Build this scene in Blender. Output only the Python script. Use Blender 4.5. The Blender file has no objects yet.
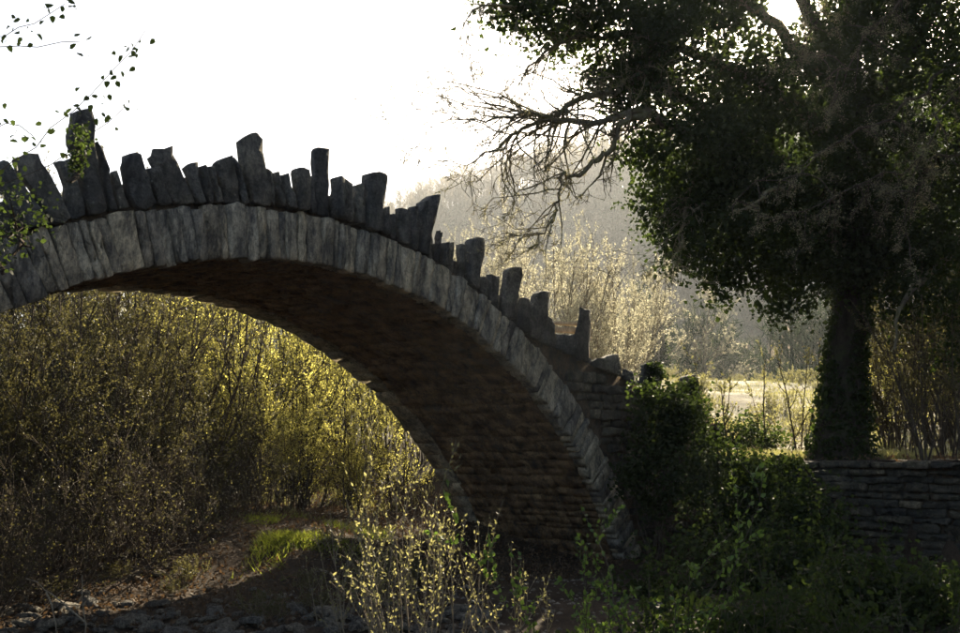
import bpy, math, random
import numpy as np
from math import radians, sin, cos, pi
from mathutils import Vector, Matrix

# ------------------------------------------------------------------ camera, sky, sun, exposure
scene = bpy.context.scene
COL = scene.collection
FPX, HORIZON = 930.0, 450.0                     # focal length and eye level, in photograph pixels
PITCH = math.atan((HORIZON - 316.5) / FPX)
cam_data = bpy.data.cameras.new('camera')
cam_data.sensor_width = 36.0
cam_data.lens = FPX / 960.0 * 36.0
cam_data.clip_start, cam_data.clip_end = 0.05, 3000.0
camera = bpy.data.objects.new('camera', cam_data)
camera.rotation_euler = (pi / 2 + PITCH, 0, 0)
COL.objects.link(camera)
scene.camera = camera

SUN_AZ, SUN_EL = radians(19.2), radians(25.4)   # to the right of straight ahead, above the horizon
world = bpy.data.worlds.new('World')
scene.world = world
world.use_nodes = True
wn = world.node_tree
sky = wn.nodes.new('ShaderNodeTexSky')
sky.sky_type = 'NISHITA'
sky.sun_disc = False
sky.sun_elevation = SUN_EL
sky.sun_rotation = SUN_AZ
sky.altitude = 600
sky.air_density = 1.0
sky.dust_density = 5.0
sky.ozone_density = 1.0
wn.nodes['Background'].inputs['Strength'].default_value = 0.052
wn.links.new(sky.outputs[0], wn.nodes['Background'].inputs['Color'])
sun_data = bpy.data.lights.new('sun', 'SUN')
sun_data.energy = 5.0
sun_data.angle = radians(0.5)
sun_data.color = (1.0, 0.86, 0.62)
sun = bpy.data.objects.new('sun', sun_data)
SUN_DIR = Vector((sin(SUN_AZ) * cos(SUN_EL), cos(SUN_AZ) * cos(SUN_EL), sin(SUN_EL)))
sun.rotation_euler = SUN_DIR.to_track_quat('Z', 'Y').to_euler()
sun.location = (20, 60, 40)
COL.objects.link(sun)

vs = scene.view_settings
vs.view_transform = 'Standard'
vs.look = 'None'
vs.exposure = 2.25
vs.gamma = 1.0
vs.use_curve_mapping = False
cy = scene.cycles
cy.max_bounces = 6
cy.diffuse_bounces = 3
cy.glossy_bounces = 2
cy.transmission_bounces = 3
cy.volume_bounces = 0
cy.use_denoising = True
cy.sample_clamp_indirect = 4.0

# ------------------------------------------------------------------ helpers
def rng_of(seed):
    return np.random.default_rng(seed)

def at(px, py, Y):
    """point of the place seen at a photograph pixel, at distance Y in front of the camera"""
    a, b = (px - 480.0) / FPX, (316.5 - py) / FPX
    d = np.array([a, cos(PITCH) - b * sin(PITCH), sin(PITCH) + b * cos(PITCH)])
    return d * (Y / d[1])

def mesh_np(name, verts, faces):
    """faces: list of (n,k) integer arrays"""
    me = bpy.data.meshes.new(name)
    verts = np.asarray(verts, np.float32).reshape(-1, 3)
    faces = [np.asarray(f, np.int32) for f in faces if len(f)]
    loops = np.concatenate([f.ravel() for f in faces]) if faces else np.zeros(0, np.int32)
    totals = np.concatenate([np.full(len(f), f.shape[1], np.int32) for f in faces])
    starts = np.concatenate([[0], np.cumsum(totals)[:-1]]).astype(np.int32)
    me.vertices.add(len(verts)); me.vertices.foreach_set('co', verts.ravel())
    me.loops.add(len(loops)); me.loops.foreach_set('vertex_index', loops)
    me.polygons.add(len(totals))
    me.polygons.foreach_set('loop_start', starts)
    try:
        me.polygons.foreach_set('loop_total', totals)
    except Exception:
        pass
    me.update(calc_edges=True)
    me.validate()
    return me

class Buf:
    """collects geometry for one mesh object"""
    def __init__(self):
        self.v, self.f, self.n = [], {}, 0
    def add(self, verts, *faces):
        verts = np.asarray(verts, float).reshape(-1, 3)
        for f in faces:
            f = np.asarray(f, int)
            if len(f):
                self.f.setdefault(f.shape[1], []).append(f + self.n)
        self.v.append(verts); self.n += len(verts)
    def tube(self, pts, rad, sides=5):
        pts = np.asarray(pts, float); rad = np.asarray(rad, float)
        n = len(pts)
        t = np.gradient(pts, axis=0)
        t /= np.linalg.norm(t, axis=1, keepdims=True) + 1e-9
        ref = np.array([0.31, 0.95, 0.07]) if abs(t[0][2]) > 0.7 else np.array([0.1, 0.2, 0.97])
        a = np.cross(t, ref); a /= np.linalg.norm(a, axis=1, keepdims=True) + 1e-9
        b = np.cross(t, a)
        th = np.arange(sides) * 2 * pi / sides
        ring = pts[:, None] + rad[:, None, None] * (np.cos(th)[None, :, None] * a[:, None] + np.sin(th)[None, :, None] * b[:, None])
        i = np.arange(n - 1)[:, None] * sides
        j = np.arange(sides)[None]
        k = (j + 1) % sides
        q = np.stack([i + j, i + k, i + sides + k, i + sides + j], -1).reshape(-1, 4)
        self.add(ring.reshape(-1, 3), q)
    def leaves(self, P, size, rng, aspect=0.6, updown=0.0, dirs=None, droop=0.0, oval=False):
        """folded leaf blades: four corners, creased along the midrib"""
        P = np.asarray(P, float).reshape(-1, 3); N = len(P)
        if not N: return
        size = np.broadcast_to(np.asarray(size, float), (N,)) * rng.uniform(0.65, 1.3, N)
        d = rng.normal(size=(N, 3)) if dirs is None else np.asarray(dirs, float) + rng.normal(size=(N, 3)) * 0.5
        d[:, 2] += updown - droop
        d /= np.linalg.norm(d, axis=1, keepdims=True) + 1e-9
        r = rng.normal(size=(N, 3))
        s = np.cross(d, r); s /= np.linalg.norm(s, axis=1, keepdims=True) + 1e-9
        u = np.cross(s, d)
        L = size[:, None]; w = L * aspect * 0.5
        lift = u * w * rng.uniform(0.1, 0.7, (N, 1))
        if oval:
            v = np.stack([P, P + d * L * 0.28 + s * w * 0.95 + lift, P + d * L * 0.68 + s * w * 0.72 + lift * 0.6, P + d * L,
                          P + d * L * 0.68 - s * w * 0.72 + lift * 0.6, P + d * L * 0.28 - s * w * 0.95 + lift], 1)
            q = np.arange(N * 6).reshape(N, 6)
            self.add(v.reshape(-1, 3), np.concatenate([q[:, [0, 1, 5]], q[:, [1, 2, 4]], q[:, [1, 4, 5]], q[:, [2, 3, 4]]]))
            return
        v = np.stack([P, P + d * L * 0.42 + s * w + lift, P + d * L, P + d * L * 0.42 - s * w + lift], 1)
        q = np.arange(N * 4).reshape(N, 4)
        self.add(v.reshape(-1, 3), np.concatenate([q[:, [0, 1, 2]], q[:, [0, 2, 3]]]))
    def mesh(self, name):
        return mesh_np(name, np.concatenate(self.v), [np.concatenate(x) for x in self.f.values()])

def tag(o, label=None, cat=None, group=None, kind=None):
    if label: o['label'] = label
    if cat: o['category'] = cat
    if group: o['group'] = group
    if kind: o['kind'] = kind
    return o

def link(name, me, material, parent=None, smooth=False):
    o = bpy.data.objects.new(name, me)
    COL.objects.link(o)
    if material and me is not None and not len(me.materials):
        me.materials.append(material)
    if parent: o.parent = parent
    if smooth and me is not None:
        me.polygons.foreach_set('use_smooth', np.ones(len(me.polygons), bool))
    return o

def empty(name, loc=(0, 0, 0), rz=0.0):
    o = bpy.data.objects.new(name, None)
    o.empty_display_size = 0.3
    o.location = loc; o.rotation_euler = (0, 0, rz)
    COL.objects.link(o)
    return o

def copy_thing(root, loc, rz, scale):
    r = root.copy(); COL.objects.link(r)
    r.location = loc; r.rotation_euler = (0, 0, rz)
    r.scale = scale if hasattr(scale, '__len__') else (scale,) * 3
    for ch in root.children:
        c = ch.copy(); COL.objects.link(c); c.parent = r
    return r

def vnoise(x, y, seed=0):
    """smooth value noise, arrays in, about -1..1 out"""
    x = np.asarray(x, float); y = np.asarray(y, float)
    xi, yi = np.floor(x), np.floor(y)
    fx, fy = x - xi, y - yi
    fx = fx * fx * (3 - 2 * fx); fy = fy * fy * (3 - 2 * fy)
    def h(a, b):
        v = np.sin(a * 127.1 + b * 311.7 + seed * 74.7) * 43758.5453
        return (v - np.floor(v)) * 2 - 1
    return (h(xi, yi) * (1 - fx) + h(xi + 1, yi) * fx) * (1 - fy) + (h(xi, yi + 1) * (1 - fx) + h(xi + 1, yi + 1) * fx) * fy

def sstep(a, b, x):
    t = np.clip((np.asarray(x, float) - a) / (b - a), 0, 1)
    return t * t * (3 - 2 * t)

# ------------------------------------------------------------------ materials
def new_mat(name):
    m = bpy.data.materials.new(name); m.use_nodes = True
    nt = m.node_tree
    return m, nt, nt.nodes['Principled BSDF']

def node(nt, kind, **kw):
    n = nt.nodes.new(kind)
    for k, v in kw.items():
        if k in n.inputs.keys() if hasattr(n.inputs, 'keys') else False:
            n.inputs[k].default_value = v
        else:
            setattr(n, k, v)
    return n

def noise_tex(nt, scale, detail=5.0, rough=0.6, vec=None):
    n = nt.nodes.new('ShaderNodeTexNoise')
    n.inputs['Scale'].default_value = scale
    n.inputs['Detail'].default_value = detail
    n.inputs['Roughness'].default_value = rough
    if vec is not None: nt.links.new(vec, n.inputs['Vector'])
    return n

def ramp(nt, src, stops):
    r = nt.nodes.new('ShaderNodeValToRGB')
    el = r.color_ramp.elements
    while len(el) < len(stops): el.new(0.5)
    for e, (p, c) in zip(el, stops):
        e.position = p; e.color = (*c, 1) if len(c) == 3 else c
    nt.links.new(src, r.inputs[0])
    return r

def mixc(nt, fac, a, b, mode='MIX'):
    m = nt.nodes.new('ShaderNodeMix'); m.data_type = 'RGBA'; m.blend_type = mode
    for sock, val in ((m.inputs[0], fac), (m.inputs[6], a), (m.inputs[7], b)):
        if hasattr(val, 'is_output'): nt.links.new(val, sock)
        elif hasattr(val, '__len__'): sock.default_value = (*val, 1)
        else: sock.default_value = val
    return m.outputs[2]

def bump(nt, bsdf, height, strength, dist):
    b = nt.nodes.new('ShaderNodeBump')
    b.inputs['Strength'].default_value = strength
    b.inputs['Distance'].default_value = dist
    nt.links.new(height, b.inputs['Height'])
    nt.links.new(b.outputs[0], bsdf.inputs['Normal'])

def stone_material(name, dark, mid, pale, lichen=0.6, moss=0.3, stretch=(1, 1, 1)):
    m, nt, b = new_mat(name)
    geo = nt.nodes.new('ShaderNodeTexCoord')
    info = nt.nodes.new('ShaderNodeObjectInfo')
    add = nt.nodes.new('ShaderNodeVectorMath'); add.operation = 'MULTIPLY_ADD'
    nt.links.new(geo.outputs['Object'], add.inputs[0])
    add.inputs[1].default_value = stretch
    off = nt.nodes.new('ShaderNodeVectorMath'); off.operation = 'SCALE'
    off.inputs[0].default_value = (37.0, 17.0, 53.0)
    nt.links.new(info.outputs['Random'], off.inputs[3])
    nt.links.new(off.outputs[0], add.inputs[2])
    v = add.outputs[0]
    n1 = noise_tex(nt, 3.2, 7, 0.68, v)
    col = ramp(nt, n1.outputs[0], [(0.36, dark), (0.5, mid), (0.64, pale)]).outputs[0]
    n2 = noise_tex(nt, 26, 6, 0.75, v)
    fine = ramp(nt, n2.outputs[0], [(0.36, (0.42, 0.42, 0.43)), (0.6, (1.25, 1.22, 1.15))])
    col = mixc(nt, 0.85, col, fine.outputs[0], 'MULTIPLY')
    # pale crusty lichen dots
    vo = nt.nodes.new('ShaderNodeTexVoronoi'); vo.inputs['Scale'].default_value = 15
    nt.links.new(v, vo.inputs['Vector'])
    spots = ramp(nt, vo.outputs[0], [(0.1, (1, 1, 1)), (0.24, (0, 0, 0))])
    n3 = noise_tex(nt, 2.3, 3, 0.5, v)
    where = ramp(nt, n3.outputs[0], [(0.52, (0, 0, 0)), (0.66, (lichen,) * 3)])
    fac = mixc(nt, 1.0, spots.outputs[0], where.outputs[0], 'MULTIPLY')
    col = mixc(nt, fac, col, (0.44, 0.43, 0.37))
    # dark weather stains running down the stone
    st = nt.nodes.new('ShaderNodeMapping'); st.inputs['Scale'].default_value = (3.0, 3.0, 0.7)
    nt.links.new(v, st.inputs[0])
    n6 = noise_tex(nt, 2.2, 6, 0.75, st.outputs[0])
    sf_ = ramp(nt, n6.outputs[0], [(0.5, (0, 0, 0)), (0.62, (0.72, 0.72, 0.72))])
    col = mixc(nt, sf_.outputs[0], col, (0.045, 0.044, 0.045))
    # moss
    n4 = noise_tex(nt, 5.0, 6, 0.7, v)
    mo = ramp(nt, n4.outputs[0], [(0.56, (0, 0, 0)), (0.7, (moss,) * 3)])
    col = mixc(nt, mo.outputs[0], col, (0.055, 0.06, 0.022))
    # each stone a little different
    tone = ramp(nt, info.outputs['Random'], [(0, (0.5, 0.51, 0.55)), (0.35, (0.95, 0.9, 0.82)), (0.7, (0.75, 0.77, 0.8)), (1, (1.3, 1.22, 1.08))])
    col = mixc(nt, 1.0, col, tone.outputs[0], 'MULTIPLY')
    nt.links.new(col, b.inputs['Base Color'])
    b.inputs['Roughness'].default_value = 0.9
    b.inputs['Specular IOR Level'].default_value = 0.25
    hsum = nt.nodes.new('ShaderNodeMath'); hsum.operation = 'ADD'
    nt.links.new(n1.outputs[0], hsum.inputs[0])
    sc = nt.nodes.new('ShaderNodeMath'); sc.operation = 'MULTIPLY'; sc.inputs[1].default_value = 0.35
    nt.links.new(n2.outputs[0], sc.inputs[0]); nt.links.new(sc.outputs[0], hsum.inputs[1])
    bump(nt, b, hsum.outputs[0], 1.0, 0.12)
    return m

def leaf_material(name, c1, c2, trans, tcol, rough=0.5, spec=0.3):
    """leaf that scatters light on both sides; colour varies from leaf to leaf"""
    m, nt, b = new_mat(name)
    geo = nt.nodes.new('ShaderNodeNewGeometry')
    r = ramp(nt, geo.outputs['Random Per Island'], [(0, c1), (1, c2)])
    nt.links.new(r.outputs[0], b.inputs['Base Color'])
    b.inputs['Roughness'].default_value = rough
    b.inputs['Specular IOR Level'].default_value = spec
    t = nt.nodes.new('ShaderNodeBsdfTranslucent')
    tc = mixc(nt, geo.outputs['Random Per Island'], tcol, tuple(0.6 * c for c in tcol))
    nt.links.new(tc, t.inputs['Color'])
    mx = nt.nodes.new('ShaderNodeMixShader'); mx.inputs[0].default_value = trans
    nt.links.new(b.outputs[0], mx.inputs[1]); nt.links.new(t.outputs[0], mx.inputs[2])
    nt.links.new(mx.outputs[0], nt.nodes['Material Output'].inputs['Surface'])
    return m

def bark_material(name, dark, pale, scale=8.0, moss=None):
    m, nt, b = new_mat(name)
    tc = nt.nodes.new('ShaderNodeTexCoord')
    mp = nt.nodes.new('ShaderNodeMapping'); mp.inputs['Scale'].default_value = (1, 1, 0.35)
    nt.links.new(tc.outputs['Object'], mp.inputs[0])
    n = noise_tex(nt, scale, 6, 0.7, mp.outputs[0])
    col = ramp(nt, n.outputs[0], [(0.35, dark), (0.7, pale)]).outputs[0]
    if moss:
        n2 = noise_tex(nt, scale * 0.4, 5, 0.7, tc.outputs['Object'])
        f = ramp(nt, n2.outputs[0], [(0.45, (0, 0, 0)), (0.6, (0.9, 0.9, 0.9))])
        col = mixc(nt, f.outputs[0], col, moss)
    nt.links.new(col, b.inputs['Base Color'])
    b.inputs['Roughness'].default_value = 0.95
    b.inputs['Specular IOR Level'].default_value = 0.15
    bump(nt, b, n.outputs[0], 0.8, 0.04)
    return m

M = {}
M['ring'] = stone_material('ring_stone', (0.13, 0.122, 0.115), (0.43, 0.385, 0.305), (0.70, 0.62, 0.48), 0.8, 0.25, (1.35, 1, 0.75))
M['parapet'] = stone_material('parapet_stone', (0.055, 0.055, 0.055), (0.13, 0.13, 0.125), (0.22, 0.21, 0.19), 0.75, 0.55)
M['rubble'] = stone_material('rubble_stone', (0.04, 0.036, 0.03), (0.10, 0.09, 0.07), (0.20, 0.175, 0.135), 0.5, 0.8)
M['soffit'] = stone_material('soffit_stone', (0.09, 0.058, 0.033), (0.33, 0.205, 0.105), (0.60, 0.40, 0.21), 0.2, 0.08)  # brown stone, brightened and warmed to stand in for bounce light
M['core'] = stone_material('mortar', (0.05, 0.038, 0.026), (0.10, 0.072, 0.048), (0.15, 0.11, 0.075), 0.1, 0.4)
M['river'] = stone_material('river_stone', (0.11, 0.10, 0.09), (0.25, 0.23, 0.20), (0.42, 0.39, 0.34), 0.2, 0.1)
M['ivy'] = leaf_material('ivy_leaf', (0.010, 0.015, 0.007), (0.027, 0.034, 0.013), 0.26, (0.12, 0.18, 0.032), 0.6, 0.08)
M['ivy_young'] = leaf_material('young_ivy_leaf', (0.03, 0.06, 0.015), (0.07, 0.12, 0.03), 0.45, (0.22, 0.34, 0.05), 0.45)
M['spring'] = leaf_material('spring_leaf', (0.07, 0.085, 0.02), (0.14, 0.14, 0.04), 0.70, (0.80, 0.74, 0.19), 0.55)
M['hazel'] = leaf_material('shaded_hazel_leaf', (0.04, 0.04, 0.015), (0.085, 0.075, 0.027), 0.38, (0.22, 0.20, 0.065), 0.6)  # hazel leaf, darkened to put the thicket's shade into its colour
M['catkin'] = leaf_material('catkin', (0.30, 0.28, 0.18), (0.48, 0.45, 0.34), 0.46, (0.70, 0.66, 0.46), 0.8, 0.1)
M['bud'] = leaf_material('bud_leaf', (0.10, 0.11, 0.045), (0.20, 0.19, 0.09), 0.45, (0.48, 0.45, 0.17), 0.6)
M['dead'] = leaf_material('dead_leaf', (0.05, 0.032, 0.02), (0.15, 0.10, 0.062), 0.2, (0.22, 0.13, 0.06), 0.8, 0.15)
M['grass'] = leaf_material('grass_blade', (0.07, 0.09, 0.025), (0.30, 0.26, 0.14), 0.4, (0.42, 0.40, 0.14), 0.6)
M['moss'] = leaf_material('moss_grass', (0.05, 0.08, 0.012), (0.14, 0.17, 0.03), 0.45, (0.42, 0.48, 0.06), 0.7, 0.1)
M['lichen'] = leaf_material('lichen', (0.10, 0.10, 0.06), (0.24, 0.225, 0.14), 0.35, (0.40, 0.36, 0.19), 0.9, 0.05)
M['twig'] = bark_material('twig_bark', (0.045, 0.034, 0.024), (0.12, 0.095, 0.07), 20)
M['pale_twig'] = bark_material('pale_twig_bark', (0.14, 0.11, 0.075), (0.28, 0.235, 0.165), 20)
M['bark'] = bark_material('oak_bark', (0.016, 0.012, 0.009), (0.06, 0.047, 0.034), 9, (0.045, 0.05, 0.02))
M['mossy'] = bark_material('mossy_bark', (0.09, 0.075, 0.055), (0.24, 0.20, 0.145), 9, (0.18, 0.165, 0.075))
M['far_wood'] = leaf_material('far_twigs', (0.11, 0.095, 0.08), (0.36, 0.31, 0.24), 0.42, (0.52, 0.44, 0.32), 0.95, 0.05)
M['far_ever_shade'] = leaf_material('far_evergreen_and_shade', (0.018, 0.03, 0.02), (0.045, 0.065, 0.035), 0.2, (0.06, 0.09, 0.03), 0.9, 0.1)  # conifer green, also the dark tone painted as the tree belt's shade
M['wood'] = bark_material('weathered_wood', (0.35, 0.25, 0.15), (0.70, 0.56, 0.38), 14)

# ------------------------------------------------------------------ the bridge's frame and the terrain
B0 = np.array([-1.831, 11.12, 0.0])
YAW = 0.888
EU = np.array([cos(YAW), sin(YAW), 0.0])        # along the bridge, away and to the right
EW = np.array([-sin(YAW), cos(YAW), 0.0])       # across the bridge, away and to the left
CZ, RAD, RISE = -5.639, 7.761, 0.093            # arch centre height, radius, small stilt of the crown
RING, WIDTH = 0.60, 3.443
WALL_U = 8.05                                   # river wall runs out from the right-hand end of the arch

def us_of(x, y):
    dx, dy = np.asarray(x, float) - B0[0], np.asarray(y, float) - B0[1]
    return dx * EU[0] + dy * EU[1], dx * EW[0] + dy * EW[1]

def xy_of(u, s):
    return B0[0] + u * EU[0] + s * EW[0], B0[1] + u * EU[1] + s * EW[1]

def ground_z(x, y):
    x = np.asarray(x, float); y = np.asarray(y, float)
    u, s = us_of(x, y)
    bed = -1.86 + 0.75 * sstep(0.3, 6.5, s) + 0.07 * vnoise(x * 0.9, y * 0.9, 3) + 0.03 * vnoise(x * 3, y * 3, 4)
    bed = bed + 0.35 * np.exp(-((u - 2.2) / 1.6) ** 2 - ((s - 3.0) / 1.6) ** 2)
    bed = bed + 4.8 * sstep(8, 30, s) * sstep(14, 2, u) + 0.5 * sstep(-6, -12, u) * sstep(-12, -4, s)
    bank = -0.16 + 3.5 * sstep(17, 44, y) + 0.10 * vnoise(x * 0.5, y * 0.5, 5) * sstep(17, 24, y) + 0.45 * vnoise(x * 0.22, y * 0.22, 6) * sstep(19, 32, y)
    edge_soft = sstep(5.2, 9.5, u)
    edge_hard = sstep(WALL_U + 0.12, WALL_U + 0.3, u)
    k = sstep(1.5, 5.0, s)
    mix = edge_hard * (1 - k) + edge_soft * k
    near = bed * (1 - mix) + bank * mix
    near = near - 7.0 * sstep(46, 85, y)
    ridge = 92 + 0.26 * x - 0.0004 * (x - 60) ** 2 + 5 * vnoise(x * 0.02, 1.0, 8)
    ridge = np.maximum(ridge, 26)
    hill = ridge * sstep(75, 340, y) + 3.0 * vnoise(x * 0.03, y * 0.03, 9) * sstep(90, 150, y)
    return near + hill

def axis_pts(lo, hi, c, n, tight):
    t = np.linspace(-1, 1, n)
    w = np.sinh(t * tight) / np.sinh(tight)
    a = np.where(w < 0, c + w * (c - lo), c + w * (hi - c))
    return a

gx = axis_pts(-520, 560, 0.5, 250, 5.2)
gy = axis_pts(-60, 620, 13.5, 300, 4.6)
GX, GY = np.meshgrid(gx, gy)
GZ = ground_z(GX, GY)
nx, ny = len(gx), len(gy)
idx = (np.arange(ny - 1)[:, None] * nx + np.arange(nx - 1)[None]).ravel()
gfaces = np.stack([idx, idx + 1, idx + nx + 1, idx + nx], 1)

m, nt, b = new_mat('ground_soil')
tc = nt.nodes.new('ShaderNodeTexCoord')
n1 = noise_tex(nt, 1.1, 7, 0.7, tc.outputs['Object'])
soil = ramp(nt, n1.outputs[0], [(0.3, (0.03, 0.021, 0.014)), (0.5, (0.06, 0.040, 0.026)), (0.7, (0.105, 0.073, 0.05))])
n2 = noise_tex(nt, 30, 5, 0.75, tc.outputs['Object'])
fine = ramp(nt, n2.outputs[0], [(0.3, (0.45, 0.45, 0.45)), (0.65, (1.2, 1.2, 1.2))])
colr = mixc(nt, 0.9, soil.outputs[0], fine.outputs[0], 'MULTIPLY')
n3 = noise_tex(nt, 0.35, 5, 0.65, tc.outputs['Object'])
gfac = ramp(nt, n3.outputs[0], [(0.32, (0, 0, 0)), (0.58, (0.85, 0.85, 0.85))])
att = nt.nodes.new('ShaderNodeAttribute'); att.attribute_name = 'turf'
gsel = mixc(nt, 1.0, gfac.outputs[0], att.outputs['Color'], 'MULTIPLY')
n5 = noise_tex(nt, 0.9, 6, 0.7, tc.outputs['Object'])
turfc = ramp(nt, n5.outputs[0], [(0.36, (0.08, 0.09, 0.03)), (0.5, (0.27, 0.25, 0.14)), (0.64, (0.52, 0.47, 0.36))])
colr = mixc(nt, gsel, colr, turfc.outputs[0])
nt.links.new(colr, b.inputs['Base Color'])
b.inputs['Roughness'].default_value = 0.95
b.inputs['Specular IOR Level'].default_value = 0.15
bump(nt, b, n2.outputs[0], 0.8, 0.05)
M['ground'] = m
gme = mesh_np('ground', np.stack([GX, GY, GZ], -1).reshape(-1, 3), [gfaces])
gu, gs = us_of(GX, GY)
turf = np.clip(sstep(8.0, 9.5, gu) * sstep(15, 19, GY) + 0.6 * sstep(6, 12, gs), 0, 1).ravel()
ca = gme.attributes.new('turf', 'FLOAT_COLOR', 'POINT')
ca.data.foreach_set('color', np.stack([turf, turf, turf, np.ones_like(turf)], 1).astype(np.float32).ravel())
ground = link('ground', gme, M['ground'], smooth=True)
tag(ground, 'brown earth and sunlit turf of the stream bed, banks and wooded hill', None, None, 'structure')

# ------------------------------------------------------------------ stones
def stone_mesh(name, poly, s0, s1, rng, bevel=0.022, jit=0.010, bulge=0.02, dent=None):
    """rough dressed stone: outline in the (along, up) plane, s0 the front face, s1 the back"""
    poly = np.asarray(poly, float)
    c = poly.mean(0)
    out = []
    k = len(poly)
    for i in range(k):
        a, b2 = poly[i], poly[(i + 1) % k]
        L = np.linalg.norm(b2 - a)
        nrm = np.array([b2[1] - a[1], a[0] - b2[0]]) / (L + 1e-9)
        corner = a + (c - a) * min(0.12, 0.012 / (np.linalg.norm(c - a) + 1e-6)) + rng.normal(size=2) * jit * 0.5
        out.append(corner)
        nsub = 3 if L > 0.5 else 2 if L > 0.25 else 1 if L > 0.06 else 0
        for q in range(nsub):
            t = (q + 1) / (nsub + 1) + rng.normal() * 0.06
            out.append(a + (b2 - a) * t + nrm * rng.normal() * jit)
    out = np.array(out); n = len(out)
    d = np.linalg.norm(out - c, axis=1, keepdims=True)
    inner = c + (out - c) * np.clip(1 - bevel / d, 0.45, 0.97)
    tilt = rng.normal(size=2) * 0.05
    def face_s(p): return s0 + (p - c) @ tilt + rng.normal(size=len(p)) * 0.006
    mid = c + (out - c) * 0.45 + rng.normal(size=out.shape) * 0.012
    v = np.concatenate([
        np.column_stack([out[:, 0], face_s(out) + bevel * 0.9, out[:, 1]]),
        np.column_stack([inner[:, 0], face_s(inner), inner[:, 1]]),
        np.column_stack([mid[:, 0], face_s(mid) - bulge * rng.uniform(0.2, 1.4, n), mid[:, 1]]),
        [[c[0], s0 - bulge * rng.uniform(0.2, 1.3), c[1]]],
        np.column_stack([out[:, 0], np.full(n, s1) + rng.normal(size=n) * 0.012, out[:, 1]]),
    ])
    i = np.arange(n); j = (i + 1) % n
    C = 3 * n; Bk = 3 * n + 1
    quads = np.concatenate([
        np.stack([i, j, n + j, n + i], 1),
        np.stack([n + i, n + j, 2 * n + j, 2 * n + i], 1),
        np.stack([Bk + i, Bk + j, j, i], 1)])
    tris = np.concatenate([np.stack([2 * n + i, 2 * n + j, np.full(n, C)], 1),
                           np.stack([np.full(n - 2, Bk), Bk + i[2:], Bk + i[1:-1]], 1)])
    return mesh_np(name, v, [quads, tris])

def arc(r, a):
    return np.array([r * cos(a), CZ + (r + RISE) * sin(a)])

def plane_uz(px, py, s=0.0):
    """where the sight line through a pixel meets the bridge's near face (its real distance along u)"""
    a, b2 = (px - 480.0) / FPX, (316.5 - py) / FPX
    d = np.array([a, cos(PITCH) - b2 * sin(PITCH), sin(PITCH) + b2 * cos(PITCH)])
    k = (B0 + EW * s) @ EW / (d @ EW)
    p = d * k
    return np.array([(p - B0) @ EU, p[2]])

bridge = empty('stone_arch_bridge', tuple(B0), YAW)
tag(bridge, 'old grey single-arch stone bridge with jagged upright parapet slabs', 'bridge')
R1 = rng_of(11)

# deck line: follows the back of the ring, then leaves it in straight ramps at both ends
DK0 = plane_uz(528, 338); DK1 = plane_uz(700, 414)
DSL = (DK1[1] - DK0[1]) / (DK1[0] - DK0[0])
A_R = math.atan2(DK0[1] - CZ, DK0[0])
def deck_z(u):
    u = np.asarray(u, float)
    ue = DK0[0]
    ring = CZ + (RAD + RING + RISE) * np.sqrt(np.clip(1 - (u / (RAD + RING)) ** 2, 0, 1))
    zr = CZ + (RAD + RING + RISE) * math.sqrt(1 - (ue / (RAD + RING)) ** 2)
    return np.where(np.abs(u) < ue, ring, zr + DSL * (np.abs(u) - ue))

# core of the barrel and the fill behind the facing stones
us = np.concatenate([np.linspace(-14, -DK0[0], 8), np.linspace(-DK0[0], DK0[0], 41)[1:-1], np.linspace(DK0[0], 15.0, 9)])
top = np.column_stack([us, deck_z(us) + 0.03])
aa = np.linspace(radians(22), radians(158), 61)
bot = np.array([arc(RAD + 0.07, a) for a in aa])         # right to left
ZB = -2.9
low = np.concatenate([[[us[-1], ZB], [bot[0][0], ZB]], bot, [[bot[-1][0], ZB], [us[0], ZB]]])
bm_v, quads = [], []
# barrel as strips: top line resampled against the underside so that the sides are simple quads
uu = np.unique(np.concatenate([us, bot[:, 0]]))
zt = deck_z(uu) + 0.03
zb = np.where(np.abs(uu) <= bot[0][0] + 1e-6, CZ + (RAD + 0.07 + RISE) * np.sqrt(np.clip(1 - (uu / (RAD + 0.07)) ** 2, 0, 1)), ZB)
zb = np.where(np.abs(uu) >= bot[0][0] - 1e-6, ZB, zb)
bf = Buf()
for q in range(len(uu) - 1):
    u0, u1 = uu[q], uu[q + 1]
    b0, b1 = zb[q], zb[q + 1]
    if b0 == ZB and b1 != ZB: b0 = arc(RAD + 0.07, radians(158))[1]; b0 = min(b0, zb[q + 1])
    if b1 == ZB and b0 != ZB: b1 = min(arc(RAD + 0.07, radians(22))[1], zb[q])
    v = [(u0, .07, b0), (u1, .07, b1), (u1, .07, zt[q + 1]), (u0, .07, zt[q]),
         (u0, WIDTH - .05, b0), (u1, WIDTH - .05, b1), (u1, WIDTH - .05, zt[q + 1]), (u0, WIDTH - .05, zt[q])]
    bf.add(v, [(0, 1, 2, 3), (5, 4, 7, 6), (3, 2, 6, 7), (4, 5, 1, 0)])
link('masonry_core', bf.mesh('masonry_core'), M['core'], bridge)

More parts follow.
